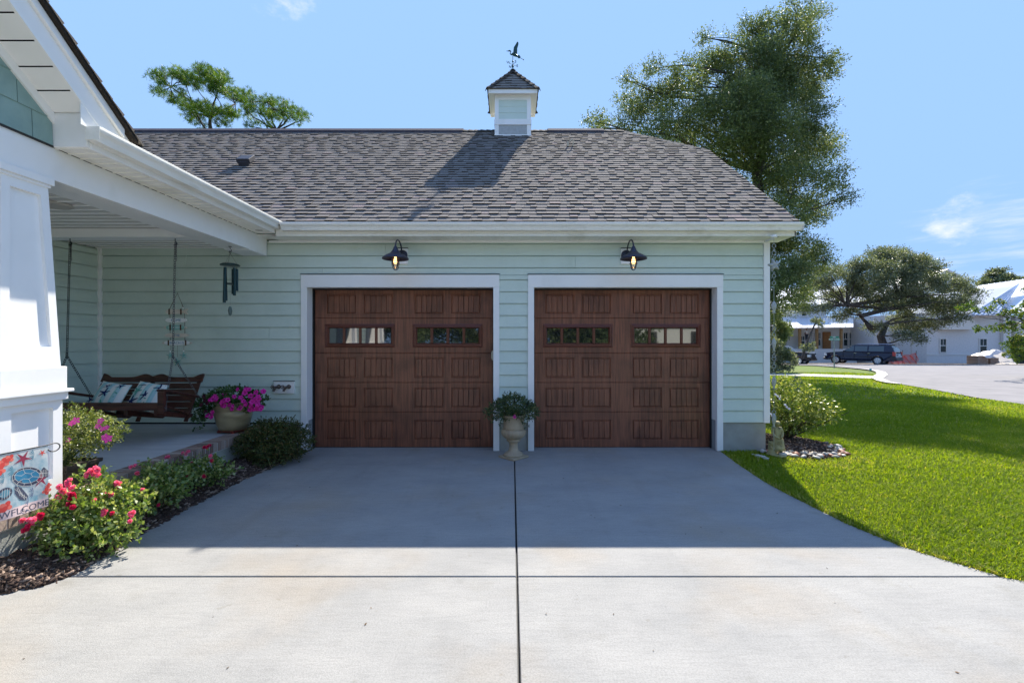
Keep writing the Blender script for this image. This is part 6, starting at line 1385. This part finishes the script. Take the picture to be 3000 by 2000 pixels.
# ================================================================ VEHICLES
tyre_m = mat('tyre_rubber', (.012, .012, .013), .8); rim_m = mat('alloy_rim', (.55, .56, .58), .25, metal=.8); glassd = mat('vehicle_glass', (.03, .05, .055), .04, spec=1.0); chrome = mat('chrome', (.7, .7, .72), .12, metal=1)
redl = mat('tail_light_red', (.45, .01, .015), .2, spec=.8); headl = mat('headlight_lens', (.6, .62, .62), .1, spec=.9); plast = mat('black_trim', (.02, .02, .022), .5)
def vehicle(name, loc, rz, paint, label, cat, suv):
    V = thing(name, (0, 0, 0), label, cat); WM[V.name] = Matrix.Identity(4)
    wr = .40; L2 = 2.83; hw = .99; wb1, wb2 = 1.86, -1.50   # front is +x
    zb = .38; belt = 1.18
    def arch(cx, r=.47): return [(cx+r*math.cos(a), .40+r*math.sin(a)) for a in [math.pi*k/10 for k in range(11)]]
    if suv: top = [(2.80, .62), (2.84, .78), (2.80, .98), (2.70, 1.06), (2.2, 1.14), (1.62, 1.20), (1.25, 1.24), (-2.70, 1.22), (-2.80, 1.1), (-2.86, .72), (-2.84, .58), (-2.7, zb+.06)]
    else: top = [(2.84, .55), (2.86, .9), (2.84, 1.12), (2.72, 1.18), (2.2, 1.22), (1.5, 1.26), (1.25, 1.28), (-2.86, 1.28), (-2.90, .6), (-2.8, .5)]
    low = [(-2.7, zb)]+arch(wb2)[::-1]+arch(wb1)[::-1]+[(2.72, zb), (2.8, .45)]
    prof = [p for p in top]+low
    def wfun(x, z): return hw*(1-.05*max(0, (z-.9)))*(1-.10*max(0, (abs(x)-2.2)/.66)**2)*(1-.06*max(0, (.55-z)/.2))
    m = MB(); m.loft([[(x, -wfun(x, z)*.96, z) for x, z in prof], [(x, -wfun(x, z), z) for x, z in prof], [(x, wfun(x, z), z) for x, z in prof], [(x, wfun(x, z)*.96, z) for x, z in prof]])
    body = m.build('body', paint, V, bevel=.03)
    # greenhouse
    if suv: gh = [(1.30, 1.20), (.45, 1.83), (.25, 1.88), (-2.25, 1.90), (-2.45, 1.84), (-2.78, 1.20)]
    else: gh = [(1.35, 1.26), (.55, 1.84), (.4, 1.87), (-.85, 1.88), (-1.0, 1.82), (-1.12, 1.26)]
    def gw(z): return .95-.19*max(0, (z-1.2))/.7
    m = MB(); m.loft([[(x, -gw(z), z) for x, z in gh], [(x, gw(z), z) for x, z in gh]]); m.build('cabin', paint, V, bevel=.03)
    def sideg(name, x0, x1, s0=0, s1=0):
        for sg_ in (-1, 1):
            z0, z1 = 1.27, 1.76; q = [(x0, z0), (x1, z0), (x1-s1, z1), (x0-s0, z1)]
            m = MB(); m.loft([[(x, sg_*(gw(z)-.03), z) for x, z in q], [(x, sg_*(gw(z)+.006), z) for x, z in q]]); m.build('side_window', glassd, V)
    if suv: sideg('', 1.14, .36, .66, .04); sideg('', .26, -.72); sideg('', -.84, -1.98); 
    else: sideg('', 1.16, .40, .62, .05); sideg('', .30, -.9, 0, -.06)
    def slant(a, b, w_, name, mt, out=.012):
        (xa, za), (xb, zb_) = a, b; d = Vector((xb-xa, 0, zb_-za)); n = Vector((d.z, 0, -d.x)).normalized()
        if n.z < 0: n = -n
        if name == 'rear_window' and n.x > 0: n = -n
        p = [Vector((xa, -w_(za), za)), Vector((xa, w_(za), za)), Vector((xb, w_(zb_), zb_)), Vector((xb, -w_(zb_), zb_))]
        m = MB(); m.loft([[q-n*.02 for q in p], [q+n*out for q in p]]); m.build(name, mt, V)
    slant((1.20, 1.27), (.52, 1.78), lambda z: gw(z)-.09, 'windscreen', glassd)
    if suv: slant((-2.745, 1.28), (-2.50, 1.74), lambda z: gw(z)-.10, 'rear_window', glassd)
    for (cx) in (wb1, wb2):
        for sg_ in (-1, 1):
            m = MB(); y = sg_*.80
            pf = [(.25, -.12), (.37, -.125), (.40, -.10), (.405, 0), (.40, .10), (.37, .125), (.25, .12)]
            m.loft([[(cx+r*math.cos(a), y+d, .40+r*math.sin(a)) for r, d in pf] for a in [6.283*k/28 for k in range(29)]], False, False); ty = m.build('wheel', tyre_m, V, smooth=True)
            m = MB(); yo = y+sg_*.10
            m.tube([(cx, y-sg_*.05, .40), (cx, y+sg_*.06, .40)], [.26, .26], 28)
            m.loft([[(cx+r*math.cos(a), yo+d, .40+r*math.sin(a)) for r, d in ((.235, -.05), (.27, -.05), (.275, .02), (.25, .03))] for a in [6.283*k/28 for k in range(29)]], False, False)
            for k in range(6):
                a = 1.047*k+.3; d = Vector((math.cos(a), 0, math.sin(a))); s = Vector((-d.z, 0, d.x)); c = Vector((cx, yo+sg_*.0, .40))
                m.obox(c+d*.13, d*.125, s*.042, (0, .02, 0))
            m.tube([(cx, yo-.02, .40), (cx, yo+sg_*.03, .40)], .07, 16)
            r_ = m.build('rim', rim_m, V); r_.parent = ty; r_.matrix_parent_inverse = Matrix.Identity(4)
            m = MB(); m.tube([(cx, y-sg_*.04, .40), (cx, y+sg_*.052, .40)], .255, 24); mm_ = m.build('brake_disc', plast, V); mm_.parent = ty; mm_.matrix_parent_inverse = Matrix.Identity(4)
    m = MB(); m.box(2.70, 2.93, -.93, .93, .42, .62) ; m.build('front_bumper', plast if suv else paint, V, bevel=.04)
    m = MB(); m.box(-2.93, -2.75, -.93, .93, .42, .64); m.build('rear_bumper', plast, V, bevel=.04)
    m = MB(); m.box(2.76, 2.865, -.5, .5, .70, 1.02 if suv else 1.12); m.build('grille', plast if not suv else chrome, V, bevel=.02)
    for sg_ in (-1, 1):
        m = MB(); m.box(2.62, 2.862, sg_*.54, sg_*.93, .78, 1.02); m.build('headlight', headl, V, bevel=.02)
        m = MB(); m.box(-2.855, -2.62, sg_*.80, sg_*.985, .86, 1.24) ; m.build('tail_light', redl, V, bevel=.02)
        m = MB(); m.box(1.02, 1.16, sg_*.98, sg_*1.17, 1.20, 1.36); m.build('mirror', paint, V, bevel=.03)
        for hx in ((.1, -.98) if suv else (.18,)): m = MB(); m.box(hx, hx+.2, sg_*.965, sg_*1.005, 1.07, 1.10); m.build('door_handle', chrome, V, bevel=.005)
        m = MB(); m.box(-1.05, 1.1, sg_*.93, sg_*1.03, .33, .40); m.build('running_board', plast, V, bevel=.01)
        if suv: m = MB(); m.tube([(.2, sg_*.66, 1.90), (.1, sg_*.66, 1.95), (-2.1, sg_*.66, 1.96), (-2.2, sg_*.66, 1.91)], .02, 6); m.build('roof_rail', chrome, V)
    for x in ((1.2, .3, -.78) if suv else (1.2, .3)):
        m = MB()
        for sg_ in (-1, 1): m.box(x-.006, x+.006, sg_*.90, sg_*(hw*.99+.002), .5, 1.16)
        m.build('door_seam', plast, V)
    if suv:
        m = MB(); m.box(-2.865, -2.85, -.26, .26, .86, 1.0); m.build('licence_plate', mat('plate_white', (.6, .62, .62), .5), V)
    else:
        m = MB(); m.box(-2.8, -1.2, -.8, .8, 1.275, 1.283); m.build('bed_cover', plast, V)
    V.location = loc; V.rotation_euler = (0, 0, rz); return V
navy_p = mat('dark_blue_paint', (.002, .006, .028), .25, spec=.4, coat=.3); black_p = mat('black_paint', (.005, .005, .008), .3, spec=.3, coat=.25)
vehicle('suv', (33.8, 44, G(44)), math.atan2(.819, -.574), navy_p, 'dark blue SUV with roof rails parked under the live oak', 'car', True)
vehicle('pickup_truck', (27.5, 46.5, G(46.5)), math.atan2(-.766, .643), black_p, 'black pickup truck facing the street in front of the white porch', 'truck', False)
# ================================================================ STREET THINGS
galv = mat('galvanised_post', (.22, .25, .25), .5, metal=.5); sgreen = mat('sign_green', (.01, .20, .13), .5); swhite = mat('sign_lettering', (.75, .8, .78), .6)
Ys = 32.5; b0 = W(2444, 1073, Ys); top = W(2444, 984, Ys)
ss = thing('street_sign', (b0.x, Ys, G(Ys)), 'green street name sign on a grey post in front of the SUV', 'sign')
m = MB(); m.tube([(b0.x, Ys, G(Ys)-.1), (b0.x, Ys, top.z)], .04, 8); m.build('post', galv, ss)
a, b = W(2430, 992, Ys), W(2461, 997, Ys)
m = MB(); m.box(a.x, b.x, Ys-.015, Ys+.015, W(0, 997, Ys).z, W(0, 991.8, Ys).z); m.build('blade', sgreen, ss, bevel=.004)
m = MB(); m.box(top.x-.32, top.x+.32, Ys-.03, Ys-.0, W(0, 990.2, Ys).z, W(0, 985, Ys).z); m.build('blade', sgreen, ss, bevel=.004)
textmesh('RIVER SOUND', .12, ((a.x+b.x)/2-.06, Ys-.02, W(0, 994.3, Ys).z), RX, swhite, 'lettering', ss); textmesh('PINE', .11, (top.x-.02, Ys-.035, W(0, 987.5, Ys).z), RX, swhite, 'lettering', ss)
# utility pedestal
g_ = WG(2338, 1141); up_ = thing('utility_pedestal', (g_[0], g_[1], 0), 'small grey green leaning utility pedestal on the lawn', 'utility box'); pg = mat('pedestal_green', (.10, .13, .10), .6)
m = MB(); m.loft([[(g_[0]-w+t_, g_[1]-.1, z), (g_[0]+w+t_, g_[1]-.1, z), (g_[0]+w+t_, g_[1]+.1, z), (g_[0]-w+t_, g_[1]+.1, z)] for w, z, t_ in ((.13, -.04, .05), (.12, .05, .04), (.105, .34, -.03), (.095, .43, -.05), (.06, .45, -.055))]); m.build('housing', pg, up_, bevel=.012)
m = MB(); m.box(g_[0]-.15+.045, g_[0]+.15+.045, g_[1]-.13, g_[1]+.13, -.04, .03); m.build('base', pg, up_, bevel=.01)
m = MB(); m.box(g_[0]-.145, g_[0]+.075, g_[1]-.108, g_[1]+.108, .355, .37); m.build('lid_seam', plast, up_)
g_ = WG(2280, 1138); ub = thing('utility_box', (g_[0], g_[1], 0), 'low dark brown box on the lawn behind the azalea', 'utility box'); bb_ = mat('brown_box', (.055, .03, .03), .7)
m = MB(); m.box(g_[0]-.28, g_[0]+.18, g_[1], g_[1]+.4, -.03, .26); m.build('housing', bb_, ub, bevel=.015); m = MB(); m.box(g_[0]-.30, g_[0]+.20, g_[1]-.02, g_[1]+.42, .262, .30); m.build('lid', bb_, ub, bevel=.012)
# small blue marker flag
g_ = WG(2547, 1091); mf = thing('marker_flag', (g_[0], g_[1], G(g_[1])), 'tiny blue survey marker flag near the street corner', 'flag'); m = MB(); m.tube([(g_[0], g_[1], G(g_[1])), (g_[0], g_[1], G(g_[1])+.22)], .006, 5); m.build('wire', galv, mf); m = MB(); m.box(g_[0], g_[0]+.13, g_[1]-.004, g_[1]+.004, G(g_[1])+.12, G(g_[1])+.22); m.build('pennant', mat('marker_blue', (.02, .30, .40), .6), mf)
# orange safety fence
fm = mat('orange_plastic', (.75, .10, .06), .6, trans=.3); YF = 46
sf = thing('safety_fence', W(2650, 1062, YF), 'sagging orange plastic safety fence behind the SUV', 'fence')
m = MB(); A_, B_ = W(2600, 1068, 45.5), W(2688, 1070, YF+1)
nx, nz = 64, 9
def fp(i, j):
    t_ = i/nx; p = A_.lerp(B_, t_); h_ = (1.05+.12*math.sin(t_*9)+.1*math.sin(t_*23))*(j/nz); return p+Vector((0, .14*math.sin(t_*31+j), h_))
for j in range(nz+1): m.tube([fp(i, j) for i in range(nx+1)], .013, 3)
for i in range(nx+1): m.tube([fp(i, j) for j in range(nz+1)], .013, 3)
m.build('netting', fm, sf)
for t_ in (.02, .5, .96): p = A_.lerp(B_, t_); m = MB(); m.tube([p+Vector((0, .05, -.1)), p+Vector((.03, .05, 1.5))], .025, 6); m.build('stake', mat('rusty_stake', (.12, .05, .03), .8) if 'rusty_stake' not in MATS else MATS['rusty_stake'], sf)
# brick pallets with plastic sheeting
YP = 45; bm_ = mat('stacked_brick', (.26, .17, .12), .9, col2=(.34, .25, .19), attr=True)
def pallet(px, w_, h_, label):
    c = W(px, 1071, YP); c.z = W(px, 1072, YP).z; P = thing('brick_pallet', c, label, 'brick pallet', 'brick stacks by the white house'); m = MB(); k = 0; z = .14
    while z < h_:
        x = -w_/2
        while x < w_/2-.05: m.box(c.x+x, c.x+x+.2, c.y-.02*random.random(), c.y+1.1, c.z+z, c.z+z+.088, random.random()); x += .21
        z += .096
    m.build('bricks', bm_, P); m = MB()
    for x in (-w_/2+.05, 0, w_/2-.15): m.box(c.x+x, c.x+x+.1, c.y, c.y+1.1, c.z, c.z+.11)
    m.box(c.x-w_/2, c.x+w_/2, c.y, c.y+1.1, c.z+.11, c.z+.135); m.build('wooden_pallet', wood_post, P); return c
c1 = pallet(2880, 1.05, .95, 'brown brick pallet by the white house, nearer its corner window'); c2 = pallet(2914, .85, .80, 'brown brick pallet half covered by white plastic')
pl = MB(); n = 16
for j in range(n+1):
    for i in range(n+1):
        u_, v_ = i/n, j/n; x = c2.x-1.2+3.1*u_; y = c2.y-.35+1.6*v_; z = c2.z+.85+.75*math.exp(-((u_-.42)/.3)**2)*(1-.3*v_)-.9*max(0, u_-.75)*2.2-.6*max(0, .12-v_)*6*(.4+.6*math.sin(u_*12)**2)+random.uniform(-.05, .05)+.10*math.sin(u_*17+v_*6)
        pl.v.append((x, y, max(z, c2.z+.05))); pl.a.append(0)
pl.f = [(j*(n+1)+i, j*(n+1)+i+1, (j+1)*(n+1)+i+1, (j+1)*(n+1)+i) for j in range(n) for i in range(n)]
o = pl.build('plastic_sheet', mat('white_plastic_sheet', (.72, .72, .74), .35, trans=.3), None, smooth=True); tag(o, 'crumpled white plastic sheet draped over the brick pallets', 'plastic sheet')
m = MB(); c = W(2955, 1078, 43); c.z = W(0, 1082, 43).z; rings = []
for r, z in ((2.0, 0), (1.6, .16), (1.15, .33), (.7, .50), (.3, .60), (.05, .63)): rings.append([(c.x+r*(1+.10*math.sin(3*a+r)+.05*math.sin(9*a))*math.cos(a), c.y+r*math.sin(a), c.z+z*(1+.1*math.sin(4*a))) for a in [6.283*k/24 for k in range(24)]])
m.loft(rings); o = m.build('sand_pile', mat('pale_sand', (.55, .50, .44), .95, col2=(.45, .40, .35), nscale=6, bump=.6, bscale=12), None, smooth=True); tag(o, 'heap of pale sand at the kerb beside the brick pallets', 'sand pile')
# workman on a ladder
YW = 60; lb = W(2374, 1024, YW); lt_ = W(2388, 950, YW+.0); ld = thing('ladder', lb, 'tall leaning aluminium ladder under the worker at the white porch', 'ladder'); m = MB()
for dx in (-.2, .2): m.tube([lb+Vector((dx-.4, -.6, 0)), lt_+Vector((dx, 0, 0))], .03, 6)
m.build('rails', galv, ld); m = MB(); p0, p1 = lb+Vector((-.4, -.6, 0)), lt_
for k in range(1, 11): q = p0.lerp(p1, k/11); m.tube([q+Vector((-.2, 0, 0)), q+Vector((.2, 0, 0))], .018, 5)
m.build('rungs', galv, ld)
O = W(2363, 999.5, YW-.5); pr = thing('person', O, 'person in a white shirt and dark trousers standing on the ladder at the porch', 'person')
skinm = mat('skin', (.30, .16, .10), .6); shirt = mat('white_shirt', (.72, .74, .80), .8); trs = mat('dark_trousers', (.03, .035, .05), .8)
hgt = 1.0
V = [(0, 0, .92), (0, 0, 1.15), (0, 0, 1.38), (0, 0, 1.47), (0, -.01, 1.56), (0, -.01, 1.66), (0, -.01, 1.73), (-.19, 0, 1.40), (-.26, -.02, 1.13), (-.18, .18, .98), (-.15, .26, .96), (.19, 0, 1.40), (.32, .06, 1.20), (.36, .26, 1.30), (.37, .33, 1.33), (-.09, 0, .86), (-.10, .02, .48), (-.10, 0, .08), (-.10, -.1, .04), (.09, 0, .86), (.11, .08, .50), (.10, .04, .10), (.10, -.06, .06)]
Eg = [(0, 1), (1, 2), (2, 3), (3, 4), (4, 5), (5, 6), (2, 7), (7, 8), (8, 9), (9, 10), (2, 11), (11, 12), (12, 13), (13, 14), (0, 15), (15, 16), (16, 17), (17, 18), (0, 19), (19, 20), (20, 21), (21, 22)]
rd = [.13, .13, .14, .06, .075, .095, .06, .06, .045, .034, .03, .06, .045, .034, .03, .085, .06, .045, .045, .085, .06, .045, .045]
skin('body', V, Eg, rd, skinm, pr, off=O)
skin('shirt', [V[0], V[1], V[2], V[7], V[8], V[11], V[12]], [(0, 1), (1, 2), (2, 3), (3, 4), (2, 5), (5, 6)], [.17, .16, .17, .085, .065, .085, .065], shirt, pr, off=O)
skin('trousers', [V[0], V[15], V[16], (-.10, 0, .14), V[19], V[20], (.10, .04, .16)], [(0, 1), (1, 2), (2, 3), (0, 4), (4, 5), (5, 6)], [.15, .11, .085, .07, .11, .085, .07], trs, pr, off=O)
m = MB(); m.ball(O+Vector((0, .01, 1.68)), .10, .105, .09, 12, 8); m.build('hair', mat('dark_hair', (.02, .015, .012), .8), pr, smooth=True)
